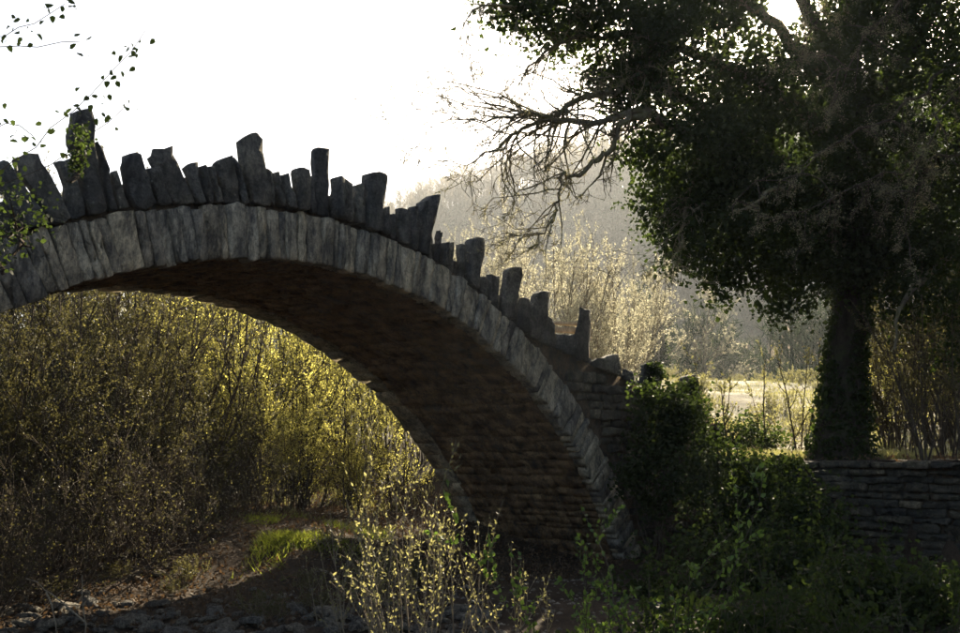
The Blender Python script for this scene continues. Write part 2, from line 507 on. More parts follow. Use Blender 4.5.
# voussoirs of the near ring: thin slabs on edge, one by one
a = radians(20.5)
while a < radians(150):
    w = R1.choice([0.09, 0.12, 0.16, 0.20, 0.27], p=[.2, .28, .27, .17, .08]) * R1.uniform(0.9, 1.1)
    da = w / (RAD + 0.3)
    g = 0.0035 / RAD
    r0 = RAD + R1.normal() * 0.010
    r1 = RAD + RING + R1.normal() * 0.014 - 0.012
    poly = [arc(r0, a + g), arc(r1, a + g * 1.3), arc(r1 + R1.normal() * .006, a + da - g * 1.3), arc(r0 + R1.normal() * .01, a + da - g)]
    me = stone_mesh('voussoir', poly, 0.0 + R1.normal() * 0.012, 0.2, R1, bevel=0.011, jit=0.007, bulge=0.010)
    link('voussoir', me, M['ring'], bridge)
    a += da
# the far ring, seen on edge along the opening
a = radians(21)
while a < radians(150):
    w = R1.uniform(0.22, 0.42); da = w / RAD
    poly = [arc(RAD + R1.normal() * .015, a), arc(RAD + RING, a), arc(RAD + RING, a + da - .0008), arc(RAD + R1.normal() * .015, a + da - .0008)]
    me = stone_mesh('voussoir', poly, WIDTH, WIDTH - 0.45, R1, 0.015, 0.006, -0.012)
    link('voussoir', me, M['ring'], bridge)
    a += da
# soffit: rows of rough bedded stones across the barrel, too dim to pick apart
sf = Buf()
a = radians(20.5)
while a < radians(158):
    da = R1.choice([0.09, 0.14, 0.19, 0.26]) * R1.uniform(.85, 1.2) / RAD
    s = 0.2
    while s < WIDTH - 0.46:
        L = min(R1.uniform(0.14, 0.42), WIDTH - 0.45 - s)
        if L < 0.05: break
        r0 = RAD + abs(R1.normal()) * 0.018 - 0.008
        b0, b1 = a + 0.0005, a + da - 0.0005
        p = []
        for ss in (s + 0.008, s + L - 0.008):
            for an in (b0, b1):
                uz = arc(r0 + R1.normal() * 0.014, an + R1.normal() * 0.0016); p.append((uz[0], ss, uz[1]))
        for ss in (s + 0.002, s + L - 0.002):
            for an in (b0, b1):
                uz = arc(RAD + 0.09, an); p.append((uz[0], ss, uz[1]))
        sf.add(p, [(0, 1, 3, 2), (0, 4, 5, 1), (2, 3, 7, 6), (0, 2, 6, 4), (1, 5, 7, 3)])
        s += L
    a += da
tag(link('soffit_stones', sf.mesh('soffit_stones'), M['soffit'], bridge), kind='stuff')

# parapet slabs: outline of each one as it stands on the near edge of the bridge
SLABS = [
 [(20,232),(-10,168),(0,163),(12,160),(47,224)], [(48,223),(12,161),(20,154),(40,151),(50,172),(67,218)],
 [(67,218),(57,166),(62,160),(70,157),(87,214)], [(87,214),(72,160),(67,132),(73,111),(88,108),(93,122),(95,176),(104,210)],
 [(104,210),(95,140),(101,145),(108,171),(117,208)], [(117,208),(109,172),(118,168),(132,209)],
 [(132,209),(119,166),(126,154),(138,154),(155,206)], [(155,206),(144,168),(158,165),(172,204)],
 [(172,204),(150,166),(148,157),(155,147),(175,145),(182,168),(193,203)], [(193,203),(183,166),(196,162),(203,202)],
 [(203,202),(197,165),(204,165),(212,201)], [(212,201),(204,166),(211,166),(221,201)],
 [(221,201),(212,163),(218,158),(229,155),(240,201)], [(240,201),(230,157),(239,157),(249,201)],
 [(249,201),(237,141),(252,131),(260,132),(264,155),(270,202)], [(270,202),(265,167),(270,170),(276,203)],
 [(276,203),(271,171),(276,172),(283,204)], [(283,204),(277,175),(289,173),(294,209)],
 [(294,209),(290,172),(294,168),(305,169),(307,212)], [(307,212),(306,175),(311,175),(316,214)],
 [(316,214),(310,149),(313,147),(329,148),(329,217)], [(329,217),(330,178),(340,178),(339,221)],
 [(339,221),(340,178),(350,183),(351,225)], [(351,225),(351,184),(362,183),(362,229)],
 [(362,229),(362,179),(366,173),(381,174),(382,179),(378,235)], [(378,235),(378,207),(386,206),(388,238)],
 [(388,238),(388,213),(394,213),(397,242)], [(397,242),(394,212),(402,205),(409,212),(408,247)],
 [(408,247),(408,209),(416,206),(418,252)], [(418,252),(417,202),(425,197),(435,194),(434,205),(427,256)],
 [(427,256),(427,226),(435,223),(434,260)], [(434,260),(436,230),(442,232),(439,264)],
 [(439,264),(440,243),(448,240),(448,270)], [(448,270),(449,243),(456,240),(456,275)],
 [(456,275),(457,243),(465,244),(464,280)], [(464,280),(466,241),(472,236),(481,238),(482,244),(478,289)],
 [(478,289),(478,278),(487,275),(488,298)], [(488,298),(487,274),(500,276),(500,308)],
 [(500,308),(503,271),(509,267),(519,267),(522,274),(513,320)], [(513,320),(517,297),(529,298),(526,333)],
 [(526,333),(531,296),(536,291),(548,291),(548,316),(540,348)], [(540,348),(548,316),(557,325),(556,355)],
 [(556,356),(557,334),(577,336),(573,364)], [(573,365),(580,307),(594,308),(590,373)],
 [(591,374),(590,362),(602,357),(617,354),(620,368),(620,384)],
 [(622,386),(623,368),(634,372),(637,391)],
 [(640,392),(642,366),(648,362),(660,363),(664,372),(661,402)], [(664,404),(668,386),(674,388),(676,409)],
 [(677,410),(678,378),(690,374),(697,382),(696,417)],
]
def px_shift(px, py, depth):
    """how far the back of a slab shows to the left of its front"""
    uz = plane_uz(px, py)
    p = B0 + EU * uz[0] + EW * depth; p[2] = uz[1]
    return px - (480 + FPX * p[0] / (p[1] * cos(PITCH) + p[2] * sin(PITCH)))
for k, poly in enumerate(SLABS):
    q = np.array(poly, float)
    depth = R1.uniform(0.07, 0.11)
    wpx = q[-1, 0] - q[0, 0]
    sh = px_shift(q[-1, 0], q[-1, 1], depth)
    if sh > 0.62 * wpx:
        depth *= 0.62 * wpx / sh; sh = 0.62 * wpx
    depth = max(depth, 0.07)
    xl, xr = q[:, 0].copy(), q[:, 0].copy()
    ax = (q[0] + q[-1]) / 2; tops = q[1:-1]; tp_ = np.array([(tops[:, 0].min() + tops[:, 0].max()) / 2, tops[:, 1].mean()])
    t = (q[:, 1] - ax[1]) / (tp_[1] - ax[1] + 1e-6); cx = ax[0] + t * (tp_[0] - ax[0])
    half = np.maximum(wpx / 2, (tops[:, 0].max() - tops[:, 0].min()) / 2)
    q[:, 0] += 0.95 * sh * np.clip((cx + half - q[:, 0]) / (2 * half), 0, 1)
    p = np.array([plane_uz(*w) for w in q])
    cu = p[:, 0].mean(); p[:, 0] = cu + (p[:, 0] - cu) * 1.08
    for e in (0, -1):
        p[e, 1] = float(deck_z(p[e, 0])) + 0.012
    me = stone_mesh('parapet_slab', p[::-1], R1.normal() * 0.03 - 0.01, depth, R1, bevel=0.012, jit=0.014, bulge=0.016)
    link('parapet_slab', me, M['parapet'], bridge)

u = -7.5
while u < 9.5:
    L = R1.uniform(0.14, 0.34); h = R1.uniform(0.26, 0.38) if u < 6 else R1.uniform(0.1, 0.18)
    z0, z1 = float(deck_z(u)) + 0.0, float(deck_z(u + L)) + 0.0
    me = stone_mesh('inner_slab', [(u + L, z1), (u, z0), (u + .02, z0 + h), (u + L, z1 + h * R1.uniform(.85, 1.1))][::-1], 0.14 + R1.normal() * .01, 0.34, R1, 0.014, 0.01, 0.01)
    link('inner_slab', me, M['parapet'], bridge)
    u += L

# rubble facing between ring, ramp and ground at the far end, and a thin strip out of frame at the other
def rubble(u_lo, u_hi, z_lo, z_hi, inside, parent, place, rng, mat, hrow=(0.10, 0.2), lrow=(0.2, 0.5), name='stone', depth=0.3, tilt=0.0):
    z = z_lo
    while z < z_hi:
        h = rng.uniform(*hrow); u = u_lo - rng.uniform(0, 0.3)
        while u < u_hi:
            L = rng.uniform(*lrow)
            q = np.array([[u, z], [u, z + h], [u + L, z + h], [u + L, z]])
            q += rng.normal(size=q.shape) * np.array([0.02, 0.012])
            q[:, 1] += (q[:, 0] - u_lo) * tilt
            cc = q.mean(0)
            q = cc + (q - cc) * np.array([1 - 0.012 / L, 1 - 0.012 / h])
            if all(inside(*w) for w in q):
                me = stone_mesh(name, q, rng.normal() * 0.03, depth, rng, 0.018, 0.009, 0.015)
                place(me)
            u += L
        z += h
def spandrel_ok(u, z):
    return (u * u + ((z - CZ) * (RAD + RING) / (RAD + RING + RISE)) ** 2) ** 0.5 > RAD + RING + 0.0 and z < deck_z(u) - 0.02
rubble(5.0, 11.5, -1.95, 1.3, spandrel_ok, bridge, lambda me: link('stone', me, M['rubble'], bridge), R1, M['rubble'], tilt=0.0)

# ------------------------------------------------------------------ river wall
wall = empty('retaining_wall', tuple(np.array([*xy_of(WALL_U, -0.05), 0])), YAW - pi / 2)
# local x runs from the bridge towards the viewer, local y into the bank
tag(wall, 'low dry-stone retaining wall of thin grey courses below the ivy-clad oak', 'wall')
R2 = rng_of(22)
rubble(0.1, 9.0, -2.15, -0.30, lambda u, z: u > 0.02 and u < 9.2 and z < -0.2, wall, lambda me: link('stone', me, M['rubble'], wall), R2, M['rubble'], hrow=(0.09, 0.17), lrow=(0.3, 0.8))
u = 0.05
while u < 9:
    L = R2.uniform(0.45, 0.95)
    z0 = -0.27 + R2.normal() * 0.012
    me = stone_mesh('capstone', [(u, z0), (u, z0 + .1), (u + L - .02, z0 + .1 + R2.normal() * .01), (u + L - .02, z0)], -0.06 + R2.normal() * 0.03, 0.5, R2, 0.02, 0.01, 0.012)
    link('capstone', me, M['rubble'], wall)
    u += L
bf = Buf()
bf.add([(0, .1, -2.4), (9.3, .1, -2.4), (9.3, .1, -.22), (0, .1, -.22), (0, .55, -2.4), (9.3, .55, -2.4), (9.3, .55, -.22), (0, .55, -.22)],
       [(0, 1, 2, 3), (3, 2, 6, 7), (1, 5, 6, 2), (4, 0, 3, 7)])
link('wall_core', bf.mesh('wall_core'), M['core'], wall)

# ------------------------------------------------------------------ stones in the stream bed
R3 = rng_of(33)
protos = []
for k in range(8):
    n = 9
    th = np.sort(R3.uniform(0, 2 * pi, n) * 0.15 + np.arange(n) * 2 * pi / n)
    rr = R3.uniform(0.75, 1.1, n)
    o1 = np.column_stack([rr * np.cos(th), rr * np.sin(th) * 0.65])
    v = np.concatenate([np.column_stack([o1 * 0.9, np.full(n, -0.25)]), np.column_stack([o1, np.full(n, 0.02) + R3.normal(size=n) * 0.05]),
                        np.column_stack([o1 * 0.72, np.full(n, 0.2) + R3.normal(size=n) * 0.05]), [[0, 0, 0.24]]])
    i = np.arange(n); j = (i + 1) % n
    protos.append(mesh_np('stone', v, [np.concatenate([np.stack([i, j, n + j, n + i], 1), np.stack([n + i, n + j, 2 * n + j, 2 * n + i], 1)]), np.stack([2 * n + i, 2 * n + j, np.full(n, 3 * n)], 1)]))
    protos[-1].materials.append(M['river'])
def ground_hit(px, py):
    lo, hi = 3.0, 60.0
    for Y in np.linspace(4, 40, 400):
        p = at(px, py, Y)
        if p[2] < ground_z(p[0], p[1]): return p
    return None
cnt = 0
while cnt < 280:
    px, py = R3.uniform(-10, 500), 633 - abs(R3.normal()) * 24 + 6
    p = ground_hit(px, py)
    if p is None: continue
    o = link('stone', protos[cnt % 8], None, ground)
    sz = R3.lognormal(-2.5, 0.42)
    o.location = (p[0], p[1], float(ground_z(p[0], p[1])) + sz * 0.16 + 0.012)
    o.rotation_euler = (R3.normal() * 0.25, R3.normal() * 0.25, R3.uniform(0, 6.28))
    o.scale = (sz, sz, sz * R3.uniform(0.5, 1.1))
    cnt += 1
# small gravel between them
bf = Buf()
pv = np.array([(1, 0, 0), (0.2, .8, 0), (-.9, .3, 0), (-.4, -.8, 0), (0, 0, .55)])
for k in range(3500):
    x, y = R3.uniform(-9, 3), R3.uniform(6, 14)
    sz = R3.uniform(0.015, 0.05)
    u_, s_ = us_of(x, y)
    if s_ > 1.5 + R3.normal() * 0.5 or u_ > 7.3: continue
    an = R3.uniform(0, 6.28); c_, s2 = cos(an), sin(an)
    q = pv * sz
    q = np.column_stack([q[:, 0] * c_ - q[:, 1] * s2 + x, q[:, 0] * s2 + q[:, 1] * c_ + y, q[:, 2] + float(ground_z(x, y))])
    bf.add(q, [(0, 1, 4), (1, 2, 4), (2, 3, 4), (3, 0, 4)])
tag(link('gravel', bf.mesh('gravel'), M['river']), 'small grey gravel scattered over the shaded stream bed', 'gravel', None, 'stuff')

# ------------------------------------------------------------------ plants: growth
def grow(paths, anchors, p, d, L, r, lvl, rng, spec):
    """spec[lvl] = dict(n segments, wander, up tropism, children count, child length ratio, child angle, from)"""
    S = spec[lvl]
    n = S['n']; pts = [np.array(p, float)]; d = np.array(d, float); d /= np.linalg.norm(d)
    for i in range(n):
        d = d + rng.normal(size=3) * S['w']; d[2] += S['up']
        d /= np.linalg.norm(d)
        pts.append(pts[-1] + d * L / n)
    pts = np.array(pts)
    rad = r * np.linspace(1, S.get('tip', 0.3), n + 1)
    paths.append((pts, rad, lvl))
    if lvl + 1 < len(spec):
        k = rng.poisson(S['kids']) if S['kids'] < 8 else int(S['kids'])
        for c in range(k):
            t = rng.uniform(S.get('from', 0.25), 1.0)
            i = min(int(t * n), n - 1); f = t * n - i
            q = pts[i] * (1 - f) + pts[i + 1] * f
            ax = pts[i + 1] - pts[i]; ax /= np.linalg.norm(ax)
            e = rng.normal(size=3); e -= ax * (e @ ax); e /= np.linalg.norm(e) + 1e-9
            an = S['ang'] * rng.uniform(0.6, 1.4)
            grow(paths, anchors, q, ax * cos(an) + e * sin(an), L * S['ratio'] * rng.uniform(0.5, 1.2) * (1.15 - 0.5 * t), r * (1 - 0.6 * t) * 0.6 + 0.0008, lvl + 1, rng, spec)
    if S.get('leaf', 0):
        m_ = max(1, int(S['leaf'] * L * rng.uniform(0.7, 1.3)))
        t = rng.uniform(S.get('lfrom', 0.1), 1, m_) * n
        i = np.minimum(t.astype(int), n - 1); f = (t - i)[:, None]
        q = pts[i] * (1 - f) + pts[i + 1] * f
        dd = pts[i + 1] - pts[i]; dd /= np.linalg.norm(dd, axis=1, keepdims=True)
        anchors.append((q, dd))

def plant_mesh(seed, stems, spec, height, base_r, lean, leaf_size, aspect, spread=0.25, min_r=0.003):
    rng = rng_of(seed); paths, anch = [], []
    for k in range(stems):
        an = rng.uniform(0, 2 * pi); ln = abs(rng.normal()) * lean
        p = np.array([cos(an), sin(an), 0]) * rng.uniform(0, spread)
        grow(paths, anch, p + np.array([0, 0, -0.1]), (cos(an) * ln, sin(an) * ln, 1), height * rng.uniform(0.6, 1.05), base_r * rng.uniform(0.6, 1.1), 0, rng, spec)
    wood, lf = Buf(), Buf()
    for pts, rad, lvl in paths:
        wood.tube(pts, np.maximum(rad, min_r), (5, 4, 3, 3)[lvl])
    if anch:
        P = np.concatenate([q for q, _ in anch]); D = np.concatenate([d for _, d in anch])
        lf.leaves(P, leaf_size, rng, aspect, 0.1, D * 0.6, oval=height < 2.5)
    return wood.mesh('stems'), (lf.mesh('foliage') if anch else None)

def make_plant(name, wood_me, leaf_me, wood_mat, leaf_mat, loc, rz, scale, label, cat, group=None, stems_name='stems', leaf_name='foliage'):
    r = empty(name, loc, rz)
    r.scale = scale if hasattr(scale, '__len__') else (scale,) * 3
    link(stems_name, wood_me, wood_mat, r)
    if leaf_me: link(leaf_name, leaf_me, leaf_mat, r)
    return tag(r, label, cat, group)

# thicket shrubs behind the arch
SH = [dict(n=8, w=0.05, up=0.06, kids=14, ratio=0.32, ang=0.5, **{'from': 0.06}), dict(n=5, w=0.12, up=0.08, kids=5, ratio=0.45, ang=0.6, leaf=14), dict(n=3, w=0.15, up=0.04, kids=0, ratio=0, ang=0, leaf=36)]
import copy
SH2 = copy.deepcopy(SH); SH2[0]['kids'] = 10; SH2[0]['w'] = 0.08; SH2[1]['leaf'] = 8; SH2[2]['leaf'] = 22
SH3 = copy.deepcopy(SH); SH3[0]['kids'] = 12; SH3[0]['from'] = 0.3; SH3[2]['leaf'] = 40
bush = [plant_mesh(100, 15, SH, 4.6, 0.034, 0.28, 0.052, 0.6, 0.6), plant_mesh(101, 13, SH2, 4.9, 0.034, 0.42, 0.062, 0.6, 0.7), plant_mesh(102, 18, SH3, 5.0, 0.030, 0.22, 0.048, 0.5, 0.8)]
BRU = [dict(n=8, w=0.12, up=0.0, kids=9, ratio=0.45, ang=0.6, **{'from': 0.1}), dict(n=5, w=0.16, up=0.0, kids=4, ratio=0.5, ang=0.6, leaf=3), dict(n=3, w=0.15, up=-0.02, kids=0, ratio=0, ang=0, leaf=7)]
brush = plant_mesh(109, 22, BRU, 1.6, 0.010, 0.6, 0.03, 0.6, 0.5, 0.0025)
R4 = rng_of(44)
THICKET = [  # pixel column, distance, height factor, leaf tone (h holds painted shade)
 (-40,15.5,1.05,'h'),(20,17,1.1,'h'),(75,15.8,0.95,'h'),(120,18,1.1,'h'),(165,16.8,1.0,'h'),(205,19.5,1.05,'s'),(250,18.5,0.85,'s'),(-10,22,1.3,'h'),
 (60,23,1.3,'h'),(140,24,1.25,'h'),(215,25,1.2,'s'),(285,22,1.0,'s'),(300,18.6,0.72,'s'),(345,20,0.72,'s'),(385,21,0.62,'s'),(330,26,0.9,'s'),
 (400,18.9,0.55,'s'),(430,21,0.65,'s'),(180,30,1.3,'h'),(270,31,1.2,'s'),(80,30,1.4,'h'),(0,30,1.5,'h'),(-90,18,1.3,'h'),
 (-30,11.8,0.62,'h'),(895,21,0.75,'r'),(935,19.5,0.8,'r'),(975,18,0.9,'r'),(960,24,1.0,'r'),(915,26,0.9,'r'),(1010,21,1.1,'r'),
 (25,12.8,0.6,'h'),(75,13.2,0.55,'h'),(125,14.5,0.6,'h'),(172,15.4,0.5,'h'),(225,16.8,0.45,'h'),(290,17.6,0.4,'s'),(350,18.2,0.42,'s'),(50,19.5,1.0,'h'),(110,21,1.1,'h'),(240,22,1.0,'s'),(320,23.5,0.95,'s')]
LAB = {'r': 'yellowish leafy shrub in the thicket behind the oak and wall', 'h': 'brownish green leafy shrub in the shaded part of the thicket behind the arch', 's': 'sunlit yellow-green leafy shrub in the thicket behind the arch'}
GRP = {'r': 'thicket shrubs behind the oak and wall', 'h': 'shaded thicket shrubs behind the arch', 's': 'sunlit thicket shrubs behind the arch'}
leafmesh = {}
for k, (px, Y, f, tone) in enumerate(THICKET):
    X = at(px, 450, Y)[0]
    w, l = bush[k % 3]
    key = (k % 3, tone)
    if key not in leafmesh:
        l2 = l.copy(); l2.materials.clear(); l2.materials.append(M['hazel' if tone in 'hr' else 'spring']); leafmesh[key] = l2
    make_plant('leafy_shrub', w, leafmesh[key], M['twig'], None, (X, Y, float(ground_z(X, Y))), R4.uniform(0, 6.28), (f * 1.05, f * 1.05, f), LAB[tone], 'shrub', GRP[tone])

for k, (px, Y, f) in enumerate([(20, 10.6, 1.0), (70, 11.3, 1.0), (120, 12.2, 1.05), (165, 13.2, 0.9), (205, 14.4, 0.9), (250, 15.8, 0.8), (-15, 9.6, 0.9), (40, 12.4, 1.2), (100, 13.4, 1.2)]):
    X = at(px, 450, Y)[0]
    make_plant('dry_brush', brush[0], brush[1], M['twig'], M['hazel'], (X, Y, float(ground_z(X, Y))), 1.3 * k, f, 'low tangled brush of thin brown twigs at the edge of the thicket', 'shrub', 'low brush along the shaded bank')
# catkin willows behind the right half of the bridge
CK = [dict(n=8, w=0.06, up=0.06, kids=16, ratio=0.34, ang=0.5, **{'from': 0.2}), dict(n=5, w=0.10, up=0.08, kids=4, ratio=0.45, ang=0.5, leaf=18), dict(n=3, w=0.12, up=0.06, kids=0, ratio=0, ang=0, leaf=30)]
ckm = [plant_mesh(140 + k, 14, CK, 5.2, 0.03, 0.28, 0.06, 0.42, 0.5) for k in range(2)]
for k, (px, Y, f, lab) in enumerate([(560, 26, 1.08, 'pale catkin-covered willow shrub rising behind the leaning parapet slabs'), (500, 36, 1.25, 'pale yellow willow bush half hidden behind the middle of the bridge'),
                                (610, 27, 0.9, 'pale catkin willow shrub behind the low square parapet post'), (635, 33, 0.8, 'thin pale willow shrub at the edge of the sunlit field')]):
    X = at(px, 450, Y)[0]
    make_plant('willow_shrub', ckm[k % 2][0], ckm[k % 2][1], M['pale_twig'], M['catkin'], (X, Y, float(ground_z(X, Y))), 1.7 * k, f, lab, 'shrub')

# near twiggy willow in front of the arch
NT = [dict(n=7, w=0.07, up=0.07, kids=5, ratio=0.42, ang=0.45, leaf=14, lfrom=0.45, **{'from': 0.2}), dict(n=5, w=0.10, up=0.10, kids=1.5, ratio=0.5, ang=0.5, leaf=20), dict(n=3, w=0.1, up=0.05, kids=0, ratio=0, ang=0, leaf=20)]
for k, (px, Y, h, st, lab) in enumerate([(415, 8.0, 1.85, 12, 'budding willow shrub with upright sunlit tips in front of the arch'), (462, 8.8, 1.9, 7, 'thin bare-stemmed budding shrub against the dark inside of the arch'),
        (385, 8.7, 1.45, 12, 'low spreading budding willow shrub beside the grassy mound'), (520, 9.6, 0.9, 6, 'sparse twiggy shrub at the dark foot of the arch'), (345, 10.5, 0.9, 8, 'small budding shrub on the litter slope')]):
    X = at(px, 450, Y)[0]
    w, l = plant_mesh(170 + k, st, NT, h, 0.009, 0.45, 0.031, 0.5, 0.35, 0.0022)
    make_plant('budding_shrub', w, l, M['pale_twig'], M['bud'], (X, Y, float(ground_z(X, Y))), 0.4 * k, 1, lab, 'shrub')
# brambles in front of the ring's foot
BR = [dict(n=9, w=0.12, up=-0.03, kids=4, ratio=0.35, ang=0.7, leaf=22, **{'from': 0.3}), dict(n=5, w=0.14, up=0.0, kids=1, ratio=0.4, ang=0.6, leaf=40), dict(n=3, w=0.1, up=0, kids=0, ratio=0, ang=0, leaf=40)]
for k, (px, Y, h, lab) in enumerate([(625, 7.0, 1.9, 'arching bramble with small yellow-green leaves before the foot of the arch'), (575, 7.6, 1.1, 'low bramble with yellow-green leaves on the stream bank'), (690, 7.4, 1.5, 'dark green bramble tangle below the ivy on the abutment'), (780, 7.2, 1.4, 'bramble tangle on the bank under the retaining wall'), (870, 7.6, 1.5, 'wiry bramble before the scrub at the foot of the wall'), (740, 9.0, 1.7, 'tall wiry bramble rising out of the low ivy'), (940, 8.6, 1.4, 'bramble at the far end of the wall scrub')]):
    X = at(px, 450, Y)[0]
    w, l = plant_mesh(190 + k, 9, BR, h, 0.007, 0.6, 0.042, 0.7, 0.3, 0.002)
    make_plant('bramble', w, l, M['twig'], M['ivy_young' if k < 2 else 'ivy'], (X, Y, float(ground_z(X, Y))), 1.1 * k, 1, lab, 'bramble')

# ------------------------------------------------------------------ the ivy-clad oak
R5 = rng_of(55)
TX, TY = 6.35, 16.6
TZ = float(ground_z(TX, TY))
oak = empty('oak_tree', (TX, TY, TZ))
tag(oak, 'huge old ivy-clad oak leaning its mossy branches over the bridge', 'tree')
ORG = np.array([TX, TY, TZ])
def fine_path(pts, n, wob, rng):
    pts = np.asarray(pts, float)
    d = np.concatenate([[0], np.cumsum(np.linalg.norm(np.diff(pts, axis=0), axis=1))])
    t = np.linspace(0, d[-1], n)
    q = np.stack([np.interp(t, d, pts[:, k]) for k in range(3)], 1)
    q[1:-1] = 0.25 * q[:-2] + 0.5 * q[1:-1] + 0.25 * q[2:]
    w = rng.normal(size=q.shape) * wob; w[0] = 0
    return q + w
trunk = Buf()
tp = fine_path([(TX - .05, TY, TZ - 0.4), (TX - .03, TY, TZ + 0.15), at(842, 400, TY), at(850, 340, TY), at(853, 280, TY), at(850, 210, TY), at(846, 130, TY), at(850, 40, TY), at(855, -60, TY)], 26, 0.03, R5)
tr = np.interp(np.linspace(0, 1, 26), [0, .06, .14, .3, .5, 1], [.62, .46, .35, .30, .31, .2])
trunk.tube(tp - ORG, tr, 14)
v = trunk.v[0]; cc = np.repeat(tp - ORG, 14, 0)
v += (v - cc) * (0.10 * vnoise(v[:, 0] * 4 + v[:, 1] * 3, v[:, 2] * 1.2, 2))[:, None]
trunk.v[0] = v
link('trunk', trunk.mesh('trunk'), M['bark'], oak, True)
LIMBS = [  # waypoints (px, py, distance), base radius, tip radius
 ([(851, 230, 16.6), (790, 170, 16.0), (720, 120, 15.4), (645, 76, 14.8), (617, 90, 14.5), (584, 99, 14.2), (555, 115, 13.9), (526, 127, 13.7), (493, 148, 13.4), (468, 166, 13.2)], .20, .008),
 ([(851, 250, 16.6), (780, 200, 15.6), (700, 140, 15.0), (637, 107, 14.4), (617, 121, 14.2), (592, 121, 14.0), (563, 123, 13.8), (525, 110, 13.4), (480, 122, 13.1), (450, 118, 12.9)], .17, .006),
 ([(700, 140, 15.0), (643, 113, 14.3), (621, 127, 14.1), (608, 152, 13.9), (592, 164, 13.8), (576, 177, 13.7), (562, 174, 13.6), (557, 189, 13.55), (557, 214, 13.5), (547, 230, 13.4), (532, 248, 13.3)], .085, .012),
 ([(849, 150, 16.6), (760, 80, 15.5), (680, 50, 14.8), (620, 35, 14.4), (588, 37, 14.2), (555, 45, 14.0), (530, 66, 13.8), (521, 84, 13.7)], .16, .008),
 ([(849, 100, 16.6), (760, 10, 15.0), (660, -20, 14.2), (570, -10, 13.8), (500, 10, 13.4), (470, 8, 13.2), (462, 40, 13.1)], .15, .006),
 ([(850, 90, 16.6), (800, 0, 15.5), (740, -90, 15.0)], .18, .06),
 ([(850, 130, 16.6), (910, 50, 15.8), (960, -40, 15.2), (1010, -110, 15.0)], .20, .06),
 ([(852, 260, 16.6), (905, 190, 15.6), (965, 140, 14.6), (1050, 110, 13.8)], .17, .05),
 ([(849, 60, 16.6), (860, -60, 17.2), (850, -160, 17.5)], .17, .06),
 ([(850, 200, 16.6), (800, 180, 15.0), (770, 190, 13.8), (740, 215, 13.0)], .11, .01),
 ([(850, 20, 16.6), (880, -180, 13.5), (920, -420, 11.0), (1000, -600, 8.5)], .16, .04),
 ([(700, 140, 15.0), (690, 190, 14.8), (680, 240, 14.6), (673, 262, 14.5)], .05, .006),
]
bare_twigs = Buf(); lich = Buf(); lichP = []
TW = [dict(n=6, w=0.2, up=-0.02, kids=4, ratio=0.5, ang=0.7, **{'from': 0.15}), dict(n=5, w=0.24, up=-0.02, kids=3, ratio=0.55, ang=0.7), dict(n=4, w=0.26, up=-0.03, kids=0, ratio=0, ang=0)]
for k, (wp, r0, r1) in enumerate(LIMBS):
    pts = fine_path([at(*w) for w in wp], 5 * len(wp), 0.028, R5)
    n = len(pts)
    rad = r0 + (r1 - r0) * np.linspace(0, 1, n) ** 0.75
    bf = Buf(); bf.tube(pts - ORG, rad, 7)
    link('branch', bf.mesh('branch'), M['mossy'] if k < 5 or k > 8 else M['bark'], oak, True)
    if k in (0, 1, 2, 3, 4, 11):
        paths, an = [], []
        for i in range(int(n * 0.42), n):
            for rep in range(R5.poisson(2.2 if k < 2 else 0.5 if k == 2 else 1.4)):
                ax = pts[min(i + 1, n - 1)] - pts[i - 1]; ax /= np.linalg.norm(ax)
                e = R5.normal(size=3); e -= ax * (e @ ax); e /= np.linalg.norm(e)
                dd = ax * 0.75 + e * 0.75 + np.array([-0.25, -0.05, -0.12])
                grow(paths, an, pts[i], dd, R5.uniform(0.4, 1.7) * (1.0 if k < 2 else 0.7), min(rad[i] * 0.6, 0.022), 0, R5, TW)
        for q, rr, lv in paths:
            bare_twigs.tube(q - ORG, np.maximum(rr, 0.0045), 4 if lv == 0 else 3)
            if R5.random() < 0.5:
                lichP.append(q[R5.integers(0, len(q), 5)] + R5.normal(size=(5, 3)) * 0.012)
    if k in (0, 1, 2, 3, 4, 9, 11):
        i = R5.integers(int(n * .4), n, 500)
        lichP.append(pts[i] + R5.normal(size=(500, 3)) * (rad[i][:, None] * 0.7 + 0.012))
link('bare_twigs', bare_twigs.mesh('bare_twigs'), M['mossy'], oak)
